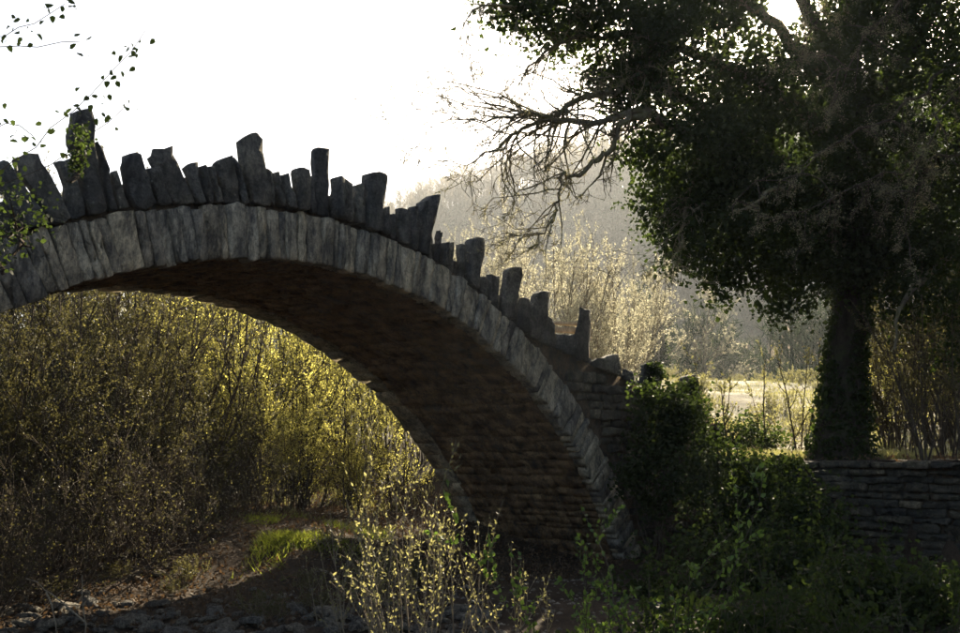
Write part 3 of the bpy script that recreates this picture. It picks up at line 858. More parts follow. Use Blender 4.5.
# drooping lichen-hung twigs in front of the crown
droop = Buf()
DT = [dict(n=7, w=0.16, up=-0.10, kids=4, ratio=0.4, ang=0.7, **{'from': 0.2}), dict(n=5, w=0.2, up=-0.1, kids=2, ratio=0.5, ang=0.7), dict(n=3, w=0.2, up=-0.1, kids=0, ratio=0, ang=0)]
for (wp, r0) in [([(960, 60, 14.0), (900, 110, 13.2), (840, 145, 12.6), (780, 180, 12.2), (735, 195, 12.0)], .05), ([(930, -40, 14.2), (880, 20, 13.4), (850, 60, 13), (830, 110, 12.6)], .045),
                 ([(965, 150, 14), (915, 165, 13.2), (870, 175, 12.8), (820, 205, 12.5), (780, 215, 12.3)], .035), ([(860, -30, 14), (812, -10, 13.2), (808, 25, 13.0), (800, 60, 12.9)], .03),
                 ([(990, 60, 13.5), (945, 100, 12.8), (920, 160, 12.5), (905, 230, 12.4)], .04)]:
    pts = fine_path([at(*w) for w in wp], 16, 0.055, R5)
    rad = np.linspace(r0, 0.008, 16) * 0.6
    droop.tube(pts - ORG, rad, 6)
    paths = []
    for i in range(3, 16):
        for rep in range(2):
            grow(paths, [], pts[i], R5.normal(size=3) + np.array([-0.3, -0.3, -0.9]), R5.uniform(0.25, 0.9), 0.011, 0, R5, DT)
    for q, rr, lv in paths:
        droop.tube(q - ORG, np.maximum(rr, 0.003), 3)
        m_ = 8
        lichP.append(q[R5.integers(0, len(q), m_)] + R5.normal(size=(m_, 3)) * 0.025)
    i = R5.integers(2, 16, 350); lichP.append(pts[i] + R5.normal(size=(350, 3)) * 0.03)
link('drooping_twigs', droop.mesh('drooping_twigs'), M['twig'], oak)
P = np.concatenate(lichP); lich.leaves(P - ORG, 0.026, R5, 0.6, -0.5)
tag(link('lichen', lich.mesh('lichen'), M['lichen'], oak), 'pale grey-green lichen hanging on the branches', None, None, 'stuff')
# ivy crown: leaf clumps spread through the crown's volume
ELL = [  # px, py, distance, half width, half height (px), half depth (m), clumps
 (740, 222, 15.3, 92, 62, 1.5, 210), (700, 165, 15.0, 68, 58, 1.4, 150), (795, 130, 15.8, 110, 110, 2.0, 215), (905, 110, 15.8, 110, 130, 2.2, 330),
 (710, 55, 15.2, 100, 70, 1.8, 180), (625, 38, 14.6, 70, 42, 1.2, 95), (560, 14, 14.0, 62, 26, 1.0, 55), (905, 235, 16.0, 75, 60, 1.8, 95),
 (850, 235, 16.4, 48, 75, 1.0, 120), (640, 95, 14.7, 34, 34, 0.8, 30), (770, -80, 15.5, 240, 100, 3.0, 300), (1010, 120, 15.5, 80, 160, 2.0, 120), (525, 8, 13.6, 36, 14, 0.6, 16), (800, 265, 16.0, 40, 34, 0.9, 45),
 (930, 275, 15.2, 50, 55, 1.0, 60), (860, 22, 15.4, 60, 40, 1.2, 60), (940, 10, 15.2, 70, 45, 1.4, 75), (725, -5, 14.8, 60, 25, 1.0, 40),
 (690, 255, 14.9, 26, 22, .4, 8), (737, 288, 15.2, 25, 16, .4, 7), (790, 300, 15.6, 30, 16, .4, 8), (652, 215, 14.8, 16, 18, .3, 5), (640, 150, 14.7, 14, 24, .4, 5), (960, 330, 15.4, 26, 50, 0.8, 26)]
LP = []
for (px, py, Y, rx, ry, dy, nc) in ELL:
    sc = Y / FPX
    q = R5.normal(size=(nc, 3)); q /= np.linalg.norm(q, axis=1, keepdims=True)
    q *= R5.uniform(0.25, 1.0, (nc, 1)) ** 0.5
    C = at(px, py, Y) + q * np.array([rx * sc, dy, ry * sc])
    for c in C:
        k = R5.integers(35, 85)
        LP.append(c + R5.normal(size=(k, 3)) * np.array([.17, .17, .14]) * R5.uniform(0.7, 1.5))
# ivy sleeve on the trunk
k = 11000; t = R5.uniform(0.02, 0.75, k) * 25; i = t.astype(int); f = (t - i)[:, None]
q = tp[i] * (1 - f) + tp[i + 1] * f; an = R5.uniform(0, 2 * pi, k); rr = tr[i] * R5.uniform(0.95, 1.22, k)
keep = vnoise(an * 1.6, q[:, 2] * 1.1, 5) > -0.5
LP.append((q + np.column_stack([np.cos(an) * rr, np.sin(an) * rr, np.zeros(k)]))[keep])
# the crown goes on overhead, above the top of the picture
BIG = []
for (cx, cy_, cz_, rx, ry, rz, nc) in [(5.5, 11.0, 9.2, 3.5, 2.6, 1.2, 170), (8.5, 8.0, 8.0, 2.6, 3.0, 1.6, 150), (9.5, 11.0, 6.0, 1.4, 2.4, 2.2, 110)]:
    q = R5.normal(size=(nc, 3)); q /= np.linalg.norm(q, axis=1, keepdims=True); q *= R5.uniform(.2, 1, (nc, 1)) ** .5
    for c in np.array([cx, cy_, cz_]) + q * (rx, ry, rz):
        BIG.append(c + R5.normal(size=(34, 3)) * .24)
BIG = np.concatenate(BIG)
P = np.concatenate(LP)
# a gap in the crown on the line to the sun
along = (P @ np.array(SUN_DIR)); off = np.linalg.norm(P - along[:, None] * np.array(SUN_DIR), axis=1)
P = P[(off > 0.30) & ((off > 0.75) | (R5.random(len(P)) < 0.45 + 0.4 * (off - 0.2)))]
ivyb = Buf(); ivyb.leaves(P - ORG, 0.075 * R5.choice([.75, 1, 1.35], len(P)), R5, 0.85, -0.25)
ivyb.leaves(BIG - ORG, 0.14, R5, 0.85, -0.25)
tag(link('crown', ivyb.mesh('crown'), M['ivy'], oak), 'dense dark green ivy foliage with small gaps of light')

# a second ivied tree stands behind the oak and thickens its shade
R9 = rng_of(99)
X2, Y2 = at(836, 450, 25.0)[0], 25.0
og = np.array([X2, Y2, float(ground_z(X2, Y2))])
t2 = empty('ivied_tree', tuple(og)); tag(t2, 'second ivied tree hidden behind the trunk and crown of the oak', 'tree')
bf = Buf(); pts = fine_path([(X2, Y2, og[2] - .3), at(840, 300, 25), at(836, 180, 25), at(845, 60, 25)], 14, .04, R9)
bf.tube(pts - og, np.linspace(.3, .1, 14), 8); link('trunk', bf.mesh('trunk'), M['bark'], t2, True)
for wp in ([(838, 240, 25), (790, 200, 25), (730, 150, 24.6)], [(837, 200, 25), (890, 150, 25), (950, 90, 25.4)], [(837, 160, 25), (800, 90, 25), (760, 30, 25)]):
    bf = Buf(); bf.tube(fine_path([at(*w) for w in wp], 8, .04, R9) - og, np.linspace(.12, .02, 8), 6); link('branch', bf.mesh('branch'), M['bark'], t2, True)
L2 = []
for (px, py, rx, ry, nc) in ((765, 205, 82, 66, 130), (850, 190, 90, 90, 150), (930, 150, 90, 100, 150), (790, 110, 70, 70, 90)):
    q = R9.normal(size=(nc, 3)); q /= np.linalg.norm(q, axis=1, keepdims=True); q *= R9.uniform(.2, 1, (nc, 1)) ** .5
    for c in at(px, py, 25) + q * np.array([rx * 25 / FPX, 2.2, ry * 25 / FPX]):
        L2.append(c + R9.normal(size=(26, 3)) * .26)
bf = Buf(); bf.leaves(np.concatenate(L2) - og, .13, R9, .85, -.2); link('crown', bf.mesh('crown'), M['ivy'], t2)

# bank trees to the right of and behind the viewer that keep this bank in shade
for k, (x, y, lab) in enumerate([(10.5, 5.5, 'leafy bank tree beside the end of the retaining wall'), (6.5, -3.5, 'leafy bank tree behind the viewer on the stream bank')]):
    og = np.array([x, y, float(ground_z(x, y))]); r = empty('bank_tree', tuple(og)); tag(r, lab, 'tree')
    bf = Buf(); bf.tube(fine_path([(0, 0, -.2), (.1, 0, 2), (-.1, .1, 4.5), (0, 0, 7)], 10, .04, R9), np.linspace(.22, .06, 10), 7); link('trunk', bf.mesh('trunk'), M['bark'], r, True)
    q = R9.normal(size=(110, 3)); q /= np.linalg.norm(q, axis=1, keepdims=True); q *= R9.uniform(.2, 1, (110, 1)) ** .5
    L2 = np.concatenate([c + R9.normal(size=(34, 3)) * .4 for c in np.array([0, 0, 5.2]) + q * (2.9, 2.9, 3.6)])
    bf = Buf(); bf.leaves(L2, .26, R9, .85, -.2); link('crown', bf.mesh('crown'), M['ivy'], r)

# ------------------------------------------------------------------ ivy over the abutment and wall
def ivy_mass(name, centres, label, cat, leaf, dens, seed, size=0.07, group=None, sig=0.12, rooted=True):
    rng = rng_of(seed); L = []; st = Buf()
    c0 = np.array([centres[0][0], centres[0][1], float(ground_z(centres[0][0], centres[0][1])) if rooted else centres[0][2] - centres[0][5]])
    for (x, y, z, rx, ry, rz, n) in centres:
        for k in range(n):
            q = rng.normal(size=3); q /= np.linalg.norm(q); q *= rng.uniform(0.5, 1.05)
            c = np.array([x, y, z]) + q * (rx, ry, rz)
            L.append(c + rng.normal(size=(dens, 3)) * sig)
            if k % 6 == 0:
                g = float(ground_z(x, y)) if rooted else z - rz
                st.tube(fine_path([(x, y, g - .05), (0.5 * (x + c[0]), 0.5 * (y + c[1]), 0.5 * (g + c[2])), c], 7, 0.03, rng) - c0, np.linspace(0.014, 0.003, 7), 4)
    b_ = Buf(); b_.leaves(np.concatenate(L) - c0, size, rng, 0.85, -0.15, oval=True)
    r = empty(name, tuple(c0))
    link('stems', st.mesh('stems'), M['twig'], r)
    link('foliage', b_.mesh('foliage'), leaf, r)
    return tag(r, label, cat, group)
def pt(px, py, Y): return tuple(at(px, py, Y))
ivy_mass('ivy_bush', [(*pt(660, 420, 15.9), .55, .5, .7, 60), (*pt(690, 430, 15.6), .6, .5, .6, 60), (*pt(652, 480, 15.2), .5, .4, .6, 40)], 'dense ivy bush swallowing the ruined end of the parapet', 'ivy', M['ivy'], 42, 301)
ivy_mass('ivy_bush', [(*pt(720, 500, 14.6), .8, .6, .8, 90), (*pt(770, 490, 14.4), .7, .5, .6, 70), (*pt(800, 530, 13.6), .6, .5, .6, 50)], 'broad dark ivy bush on the bank between the bridge and the wall', 'ivy', M['ivy'], 42, 302)
ivy_mass('ivy_bush', [(*pt(690, 590, 12.5), .9, .7, .6, 80), (*pt(770, 570, 12.6), .8, .6, .6, 70)], 'low dark ivy bush at the stream edge below the wall', 'ivy', M['ivy'], 42, 303)
ivy_mass('ivy_bush', [(*pt(860, 600, 10.5), .8, .6, .5, 70), (*pt(930, 610, 10.2), .7, .6, .45, 60)], 'dark ivy scrub heaped against the foot of the wall', 'ivy', M['ivy'], 42, 308)
ivy_mass('ivy_bush', [(*pt(700, 640, 8.2), .7, .6, .28, 60), (*pt(800, 640, 8.2), .7, .6, .3, 60)], 'low dark creeper covering the near stream bank', 'ivy', M['ivy'], 40, 309, 0.055)
ivy_mass('ivy_bush', [(*pt(742, 438, 19.6), .8, .6, .35, 60)], 'ivy and creeper spilling over the end of the bridge ramp', 'ivy', M['ivy'], 40, 311)
ivy_mass('ivy_bush', [(*pt(655, 378, 17.3), .18, .2, .28, 16)], 'ivy wrapped round the stub of a parapet slab', 'ivy', M['ivy'], 40, 304, 0.06, None, 0.05, False)
ivy_mass('ivy_bush', [(*pt(688, 392, 17.9), .2, .2, .28, 16)], 'ivy tuft on the outermost parapet stub', 'ivy', M['ivy'], 40, 305, 0.06, None, 0.05, False)
ivy_mass('ivy_bush', [(*pt(82, 140, 6.9), .07, .12, .16, 14), (*pt(72, 165, 6.8), .07, .1, .08, 8)], 'ivy climbing the tall pointed parapet slab', 'ivy', M['ivy'], 12, 306, 0.032, None, 0.03, False)
ivy_mass('ivy_bush', [(*pt(20, 215, 6.3), .25, .15, .2, 22), (*pt(5, 245, 6.2), .2, .12, .15, 14)], 'trailing ivy over the near end of the parapet and ring', 'ivy', M['ivy'], 9, 307, 0.036, None, 0.05, False)

# ------------------------------------------------------------------ saplings and shrubs by the oak
SP = [dict(n=9, w=0.05, up=0.05, kids=9, ratio=0.30, ang=0.65, leaf=10, **{'from': 0.2}), dict(n=5, w=0.1, up=0.06, kids=2, ratio=0.4, ang=0.6, leaf=26), dict(n=3, w=0.1, up=0.05, kids=0, ratio=0, ang=0, leaf=26)]
for k, (px, Y, h, st, mt, lab) in enumerate([
        (728, 17.0, 2.3, 2, 'bud', 'slender leafy sapling standing between ivy and oak'), (705, 18.0, 2.0, 2, 'bud', 'thin twiggy sapling beside the last parapet stub'),
        (800, 18.5, 2.9, 3, 'bud', 'bare-stemmed sapling touching the oak trunk on its bridge side'), (770, 19.5, 2.2, 2, 'bud', 'thin arching sapling at the edge of the sunlit field'),
        (905, 17.5, 3.6, 4, 'hazel', 'yellow-leaved hazel shrub beside the oak trunk above the wall'), (945, 16.8, 3.8, 5, 'hazel', 'tall hazel shrub with tangled stems above the wall'),
        (890, 20, 2.6, 4, 'spring', 'low sunlit shrub glimpsed behind the oak trunk'), (935, 21, 3.4, 5, 'spring', 'sunlit yellow shrub behind the hazels'), (985, 20, 4.2, 6, 'hazel', 'dense hazel thicket shrub at the field corner'), (925, 15.2, 3.4, 7, 'hazel', 'tangled thin-stemmed hazel leaning over the top of the wall'), (965, 14.6, 3.2, 7, 'hazel', 'twiggy hazel at the far end of the wall top')]):
    X = at(px, 450, Y)[0]
    w, l = plant_mesh(400 + k, st, SP, h, 0.022, 0.22, 0.055, 0.6, 0.18)
    make_plant('sapling' if k < 4 else 'hazel_shrub', w, l, M['twig'], M[mt], (X, Y, float(ground_z(X, Y))), k * 0.9, 1, lab, 'sapling' if k < 4 else 'shrub')
FS = [dict(n=6, w=0.1, up=0.04, kids=6, ratio=0.4, ang=0.7, **{'from': 0.1}), dict(n=4, w=0.14, up=0.04, kids=3, ratio=0.5, ang=0.6, leaf=30), dict(n=3, w=0.15, up=0.02, kids=0, ratio=0, ang=0, leaf=40)]
fsm = plant_mesh(450, 16, FS, 1.0, 0.010, 0.7, 0.05, 0.6, 0.4, 0.003)
R10 = rng_of(110)
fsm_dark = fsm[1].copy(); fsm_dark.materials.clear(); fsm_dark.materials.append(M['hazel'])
for k in range(26):
    Y = 19.5 + 24 * R10.random(); px = R10.uniform(690, 830) if k % 4 else R10.uniform(640, 700)
    X = at(px, 450, Y)[0]
    if us_of(X, Y)[0] < 10.5: continue
    make_plant('field_scrub', fsm[0], fsm[1], M['pale_twig'], M['bud'], (X, Y, float(ground_z(X, Y))), R10.uniform(0, 6), R10.uniform(0.45, 1.0), 'small scrubby bush scattered on the sunlit field', 'bush', 'scrub on the sunlit field')
for k in range(22):
    u_, s_ = R10.uniform(-4.5, 3.5), R10.uniform(-0.6, 3.2)
    X, Y = xy_of(u_, s_)
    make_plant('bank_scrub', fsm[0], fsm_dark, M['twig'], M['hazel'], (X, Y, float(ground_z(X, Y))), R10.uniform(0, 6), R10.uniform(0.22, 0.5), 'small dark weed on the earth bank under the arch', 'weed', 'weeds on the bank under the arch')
# stout leaning branch of a neighbouring tree
X0 = at(985, 450, 15.5)[0]; Y0 = 15.5
lt = empty('leaning_tree', (X0, Y0, float(ground_z(X0, Y0))))
og = np.array(lt.location)
bf = Buf(); pts = fine_path([(X0, Y0, og[2] - .3), at(985, 330, 15.5), at(972, 230, 15.4), at(965, 120, 15.3), at(990, 0, 15.3)], 16, 0.03, R5)
bf.tube(pts - og, np.linspace(.14, .06, 16), 8); link('trunk', bf.mesh('trunk'), M['bark'], lt, True)
bf = Buf(); pts = fine_path([at(972, 228, 15.4), at(948, 252, 15.2), at(925, 278, 15.0), at(905, 298, 14.9), at(893, 322, 14.8), at(897, 350, 14.8)], 14, 0.02, R5)
bf.tube(pts - og, np.linspace(.085, .02, 14), 7); link('branch', bf.mesh('branch'), M['mossy'], lt, True)
tag(lt, 'thin dark tree with a drooping stout branch beside the hazels', 'tree')

# ------------------------------------------------------------------ overhanging twigs, upper left
ov = empty('overhanging_tree', (-4.6, 3.4, float(ground_z(-4.6, 3.4))))
og = np.array(ov.location)
tag(ov, 'dark leafy twigs reaching over the near end of the bridge', 'tree')
R6 = rng_of(66)
bf = Buf(); base = fine_path([(-4.6, 3.4, og[2] - .2), (-4.5, 3.6, 0.5), (-4.3, 3.9, 2.2), (-4.1, 4.4, 3.6)], 14, 0.02, R6)
bf.tube(base - og, np.linspace(.07, .025, 14), 7); link('trunk', bf.mesh('trunk'), M['twig'], ov, True)
tw, lf = Buf(), Buf()
for wp, nl in [([(-330, 60, 4.4), (-90, 50, 4.7), (10, 34, 5.0), (45, 20, 5.0), (65, 4, 5.0)], 26), ([(-330, 80, 4.4), (-90, 66, 4.6), (0, 44, 5.0), (40, 46, 5.0), (78, 40, 5.0)], 12),
               ([(-330, 230, 4.4), (-60, 220, 4.7), (10, 160, 5.1), (45, 140, 5.1), (80, 105, 5.2), (105, 82, 5.2), (126, 52, 5.2), (147, 32, 5.2)], 46), ([(-330, 200, 4.4), (-60, 205, 4.8), (40, 170, 5.1), (85, 140, 5.2), (108, 124, 5.2), (124, 106, 5.2)], 24),
               ([(-330, 160, 4.4), (-70, 150, 4.8), (-10, 130, 5.0), (20, 118, 5.0), (34, 136, 5.0)], 14)]:
    pts = fine_path([base[-3]] + [at(*w) for w in wp], 30, 0.008, R6)
    tw.tube(pts - og, np.linspace(.008, .0022, 30), 4)
    nl = int(nl * 1.7); i = (29.99 - 13 * R6.random(nl) ** 1.2).astype(int)
    lf.leaves(pts[i] + R6.normal(size=(nl, 3)) * 0.035 - og, 0.04, R6, 0.72, -0.6, oval=True)
link('twigs', tw.mesh('twigs'), M['twig'], ov); link('foliage', lf.mesh('foliage'), M['ivy'], ov)

# dry twig standing in the stream bed, bottom left
X, Y = at(85, 450, 7.4)[:2]
dt = empty('dry_twig', (X, Y, float(ground_z(X, Y))))
tw = Buf(); og = np.array(dt.location)
for wp in ([(86, 660, 7.4), (84, 620, 7.4), (83, 575, 7.4)], [(85, 622, 7.4), (60, 600, 7.45), (28, 578, 7.5)], [(46, 592, 7.5), (54, 615, 7.4), (58, 650, 7.4)], [(84, 605, 7.4), (92, 590, 7.4)]):
    tw.tube(fine_path([at(*w) for w in wp], 8, 0.006, R6) - og, np.linspace(.008, .003, 8), 5)
link('stems', tw.mesh('stems'), M['pale_twig'], dt)
tag(dt, 'pale dry twig forking up from the stream stones', 'twig')

# ------------------------------------------------------------------ planks behind the parapet post
c = at(571, 335, 19.5)
pl = empty('wooden_planks', (c[0], c[1], float(deck_z(5.5))))
pl.location = (c[0], c[1], c[2]); pl.rotation_euler = (0, 0, 0.35)
for k, (z, h, y) in enumerate([(0.22, 0.06, 0.0), (0.05, 0.12, 0.06), (-0.12, 0.10, 0.02)]):
    bf = Buf(); x0, x1 = -0.55, 0.5
    d = 0.16 if k == 0 else 0.04
    bf.add([(x0, y, z), (x1, y, z), (x1, y + d, z), (x0, y + d, z), (x0, y, z + h), (x1, y, z + h), (x1, y + d, z + h), (x0, y + d, z + h)],
           [(0, 3, 2, 1), (4, 5, 6, 7), (0, 1, 5, 4), (1, 2, 6, 5), (2, 3, 7, 6), (3, 0, 4, 7)])
    link('plank', bf.mesh('plank'), M['wood'], pl)
for x in (-0.4, 0.4):
    bf = Buf(); zb_ = float(ground_z(c[0], c[1])) - c[2] - 0.1
    bf.add([(x - .05, .04, zb_), (x + .05, .04, zb_), (x + .05, .12, zb_), (x - .05, .12, zb_), (x - .05, .04, .219), (x + .05, .04, .219), (x + .05, .12, .219), (x - .05, .12, .219)],
           [(0, 3, 2, 1), (4, 5, 6, 7), (0, 1, 5, 4), (1, 2, 6, 5), (2, 3, 7, 6), (3, 0, 4, 7)])
    link('post', bf.mesh('post'), M['wood'], pl)
tag(pl, 'sunlit wooden planks on posts glimpsed beside the square parapet post', 'railing')

# ------------------------------------------------------------------ ground cover
R7 = rng_of(77)
def blades(n, xy, size, rng, spread=0.35):
    x, y = xy; z = ground_z(x, y)
    h = size * rng.uniform(0.5, 1.4, n); an = rng.uniform(0, 2 * pi, n); w = h * 0.07
    base = np.column_stack([x, y, z - 0.01]); sd = np.column_stack([np.cos(an), np.sin(an), np.zeros(n)]) * w[:, None]
    tip = base + np.column_stack([rng.normal(size=n) * h * spread, rng.normal(size=n) * h * spread, h])
    v = np.stack([base - sd, base + sd, tip], 1).reshape(-1, 3)
    return v, np.arange(3 * n).reshape(n, 3)
gb = Buf()
n = 50000; y = 16.5 + 30 * R7.random(n) ** 1.6; x = R7.uniform(0.10, 0.62, n) * y
u_, s_ = us_of(x, y); k = (u_ > 8.6) & (vnoise(x * .7, y * .7, 21) + 0.5 * vnoise(x * 2, y * 2, 22) > 0.0); gb.add(*blades(k.sum(), (x[k], y[k]), 0.15, R7))
mg = Buf(); n = 16000; u_ = R7.normal(size=n) * 0.8 + 2.3; s_ = R7.normal(size=n) * 0.55 + 3.1; x, y = xy_of(u_, s_)
k = vnoise(x * 1.7, y * 1.7, 31) > 0.0; mg.add(*blades(k.sum(), (x[k], y[k]), 0.10, R7, 0.8))
tag(link('mossy_grass', mg.mesh('mossy_grass'), M['moss']), 'bright mossy green grass on the mound under the arch', 'grass', None, 'stuff')
n = 30000; y = R7.uniform(14, 32, n); x = R7.uniform(-.55, .0, n) * y; u_, s_ = us_of(x, y); k = (s_ > 4.5) & (vnoise(x * .6, y * .6, 23) > 0.0)
gb.add(*blades(k.sum(), (x[k], y[k]), 0.14, R7))
tag(link('grass', gb.mesh('grass'), M['grass']), 'green and straw coloured grass on the field and banks', 'grass', None, 'stuff')
lb = Buf()
n = 34000; u_ = R7.uniform(-8, 7, n); s_ = -0.6 + 8.4 * R7.random(n) ** 0.9; x, y = xy_of(u_, s_); P = np.column_stack([x, y, ground_z(x, y) + R7.uniform(0.005, .05, n)])
lb.leaves(P, 0.055, R7, 0.6, -0.1)
n = 3500; y = R7.uniform(14, 30, n); x = R7.uniform(0.2, 0.62, n) * y; u_, s_ = us_of(x, y); k = u_ > 8.4
lb.leaves(np.column_stack([x, y, ground_z(x, y) + R7.uniform(0.005, .05, n)])[k], 0.075, R7, 0.6, -0.1)
tag(link('leaf_litter', lb.mesh('leaf_litter'), M['dead']), 'fallen brown leaves covering the banks', 'leaf litter', None, 'stuff')
# pale rocks on the field
for k, (px, py, sz) in enumerate([(770, 408, .3), (800, 420, .25)]):
    p = ground_hit(px, py)
    if p is None: continue
    o = link('rock', protos[k % 8], None)
    o.location = (p[0], p[1], float(ground_z(p[0], p[1])) + 0.02); o.scale = (sz, sz * .8, sz * .6); o.rotation_euler = (0, 0, k)
    tag(o, 'pale rock half sunk in the sunlit field', 'rock', 'rocks on the sunlit field')

# ------------------------------------------------------------------ far woods
def far_tree(buf, x, y, h, rng, twigs, spread=0.28, up=0.6):
    z = float(ground_z(x, y)) - 0.3
    n = 5
    t = np.linspace(0, 1, n)
    bend = rng.normal(size=2) * 0.04 * h
    tr_ = np.column_stack([x + bend[0] * t ** 2, y + bend[1] * t ** 2, z + h * 0.92 * t])
    buf.tube(tr_, h * 0.013 * (1.05 - t), 3)
    k = 17
    for c in range(k):
        f = rng.uniform(0.25, 0.9); q = tr_[0] * 0 + np.array([np.interp(f, t, tr_[:, j]) for j in range(3)])
        an = rng.uniform(0, 2 * pi); L = h * spread * rng.uniform(0.6, 1.3) * (1.25 - f)
        e = q + np.array([cos(an) * L, sin(an) * L, L * up * rng.uniform(0.6, 1.8)])
        buf.tube(np.array([q, 0.5 * (q + e) + [0, 0, -.05 * L], e]), h * 0.005 * np.array([1, .7, .3]), 3)
        m_ = twigs // k
        tt = rng.uniform(0.25, 1.05, (m_, 1)); P = q * (1 - tt) + e * tt
        d = rng.normal(size=(m_, 3)) * 1.0 + 0.5 * (e - q) / (np.linalg.norm(e - q) + 1e-9) + np.array([0, 0, .5])
        d /= np.linalg.norm(d, axis=1, keepdims=True); d *= h * 0.085 * rng.uniform(0.5, 1.4, (m_, 1))
        sd = rng.normal(size=(m_, 3)); sd = np.cross(d, sd); sd /= np.linalg.norm(sd, axis=1, keepdims=True); sd *= h * 0.0035
        v = np.stack([P - sd, P + sd, P + d], 1).reshape(-1, 3)
        buf.add(v, np.arange(3 * m_).reshape(m_, 3))
R8 = rng_of(88)
def templates(n, twigs, spread, up):
    out = []
    for k in range(n):
        b_ = Buf(); far_tree(b_, 0.0, 0.0, 10.0, R8, twigs, spread, up)
        z0 = float(ground_z(0.0, 0.0)) - 0.3
        v = np.concatenate(b_.v) - np.array([0, 0, z0])
        out.append((v, {kk: np.concatenate(f) for kk, f in b_.f.items()}))
    return out
def scatter(buf, temps, xs, ys, hs):
    zs = ground_z(xs, ys) - 0.3
    for x, y, z, h in zip(xs, ys, zs, hs):
        v, f = temps[R8.integers(len(temps))]
        an = R8.uniform(0, 2 * pi); c_, s_ = cos(an), sin(an); k = h / 10.0
        q = np.column_stack([(v[:, 0] * c_ - v[:, 1] * s_) * k * 1.15 + x, (v[:, 0] * s_ + v[:, 1] * c_) * k * 1.15 + y, v[:, 2] * k + z])
        buf.add(q, *f.values())
wb = Buf()
near_t = templates(8, 340, 0.24, 1.1); far_t = templates(8, 153, 0.24, 1.1)
n = 420; ys = R8.uniform(72, 150, n); xs = R8.uniform(-0.16, 0.60, n) * ys
scatter(wb, near_t, xs, ys, R8.uniform(9, 13, n))
n = 1500; ys = 140 + 215 * R8.random(n) ** 0.8; xs = R8.uniform(-0.16, 0.52, n) * ys
scatter(wb, far_t, xs, ys, R8.uniform(10.5, 16, n))
tag(link('hillside_wood', wb.mesh('hillside_wood'), M['far_wood']), 'hazy bare woodland covering the hillside beyond the field', 'woodland', None, 'stuff')
# slim trunks and ivied trees, coloured dark to stand in for hillside shade
eb = Buf()
n = 150; xs = R8.uniform(6, 50, n); ys = R8.uniform(56, 84, n)
scatter(eb, templates(6, 420, 0.21, 1.3), xs, ys, R8.uniform(7, 10.5, n))
for x, y in zip(xs[:70], ys[:70]):
    z = float(ground_z(x, y)); h = R8.uniform(4, 7)
    n_ = 300; t = R8.uniform(0.0, 1, n_); an = R8.uniform(0, 2 * pi, n_); r = (1.1 - t * 0.8) * 1.0 * R8.random(n_) ** 0.5
    eb.leaves(np.column_stack([x + np.cos(an) * r, y + np.sin(an) * r, z + t * h]), 0.26, R8, 0.6)
tag(link('shaded_tree_belt', eb.mesh('shaded_tree_belt'), M['far_ever_shade']), 'bluish belt of ivied trees at the foot of the hill, shade put into their dark colour', 'woodland', None, 'stuff')
# single trees one can tell apart
TR = [dict(n=9, w=0.06, up=0.04, kids=22, ratio=0.42, ang=0.85, **{'from': 0.2}), dict(n=6, w=0.13, up=0.07, kids=7, ratio=0.42, ang=0.6, leaf=5), dict(n=4, w=0.15, up=0.05, kids=4, ratio=0.45, ang=0.6, leaf=20), dict(n=3, w=0.15, up=0.03, kids=0, ratio=0, ang=0, leaf=26)]
def lone(name, px, Y, h, label, ivy=False, seed=1):
    rng = rng_of(seed); X = at(px, 450, Y)[0]; z = float(ground_z(X, Y))
    r = empty(name, (X, Y, z))
    w_, l_ = plant_mesh(seed, 2, TR, h, 0.014 * h, 0.12, 0.10, 0.5, 0.15, 0.012)
    link('trunk', w_, M['pale_twig'], r); link('crown', l_, M['catkin'], r)
    if ivy:
        b_ = Buf(); n = 3200; t = rng.random(n); an = rng.uniform(0, 2 * pi, n); rr = (0.75 - .5 * t) * rng.random(n) ** .5 + .1
        b_.leaves(np.column_stack([np.cos(an) * rr, np.sin(an) * rr, t * h * .55]), 0.16, rng, .8); link('ivy', b_.mesh('ivy'), M['ivy'], r)
    tag(r, label, 'tree')
lone('bare_tree', 662, 52, 8.0, 'pale bare tree with an ivy-green trunk beyond the field', True, 501)
lone('bare_tree', 618, 58, 9.0, 'pale bare tree between the willows and the ivy-trunked tree', False, 502)
lone('bare_tree', 535, 50, 9.0, 'tall pale bare tree behind the willow shrubs', False, 503)
lone('bare_tree', 470, 54, 9, 'pale bare tree showing over the middle of the bridge', False, 504)
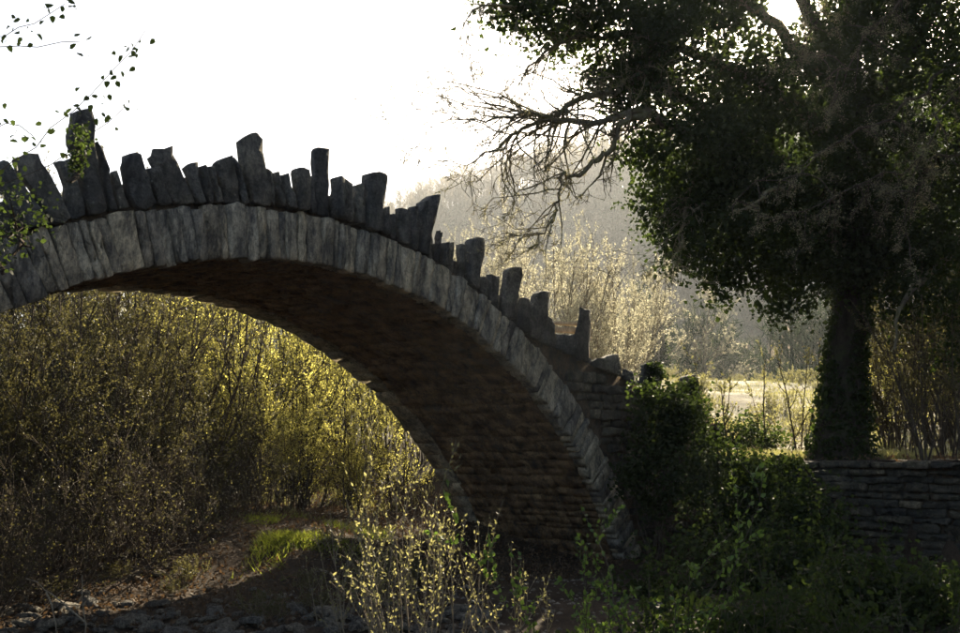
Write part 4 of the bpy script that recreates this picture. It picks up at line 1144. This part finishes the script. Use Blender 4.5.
lone('bare_tree', 700, 60, 8.0, 'pale bare tree between the ivy-trunked tree and the oak', False, 505)
# conifers on the ridge
for k, (px, Y, h, lab) in enumerate([(388, 335, 15, 'lone conifer on the low end of the ridge'), (572, 330, 17, 'conifer standing out on the ridge line left of the oak branch'), (592, 333, 20, 'tallest conifer on the ridge line'), (610, 330, 16, 'slim conifer on the ridge nearest the oak crown')]):
    rng = rng_of(600 + k); X = at(px, 450, Y)[0]; z = float(ground_z(X, Y))
    r = empty('conifer', (X, Y, z)); b_ = Buf(); n = 900
    t = rng.random(n) ** .8; an = rng.uniform(0, 2 * pi, n); rr = (1 - t) * h * .2 * (0.6 + 0.4 * np.sin(t * 40)) * rng.random(n) ** .4
    b_.leaves(np.column_stack([np.cos(an) * rr, np.sin(an) * rr, h * (.08 + .92 * t)]), 1.1, rng, .5, -.3); link('crown', b_.mesh('crown'), M['far_ever_shade'], r)
    tk = Buf(); tk.tube(np.array([(0, 0, -.5), (0, 0, h * .95)]), [.25, .04], 5); link('trunk', tk.mesh('trunk'), M['bark'], r)
    tag(r, lab, 'tree')

# ------------------------------------------------------------------ haze
m = bpy.data.materials.new('haze'); m.use_nodes = True
nt = m.node_tree
nt.nodes.remove(nt.nodes['Principled BSDF'])
pv_ = nt.nodes.new('ShaderNodeVolumePrincipled')
pv_.inputs['Color'].default_value = (0.90, 0.95, 1.0, 1)
pv_.inputs['Density'].default_value = 0.00046
pv_.inputs['Anisotropy'].default_value = 0.4
nt.links.new(pv_.outputs[0], nt.nodes['Material Output'].inputs['Volume'])
X0, X1, Y0, Y1, Z0, Z1 = -540, 580, -80, 640, float(GZ.min()) - 1.0, float(GZ.max()) + 25
v = [(x, y, z) for z in (Z0, Z1) for y in (Y0, Y1) for x in (X0, X1)]
hz = mesh_np('haze', v, [[(0, 2, 3, 1), (4, 5, 7, 6), (0, 1, 5, 4), (2, 6, 7, 3), (0, 4, 6, 2), (1, 3, 7, 5)]])
hazeo = link('haze', hz, m)
tag(hazeo, 'pale sunlit haze filling the valley', 'haze', None, 'stuff')
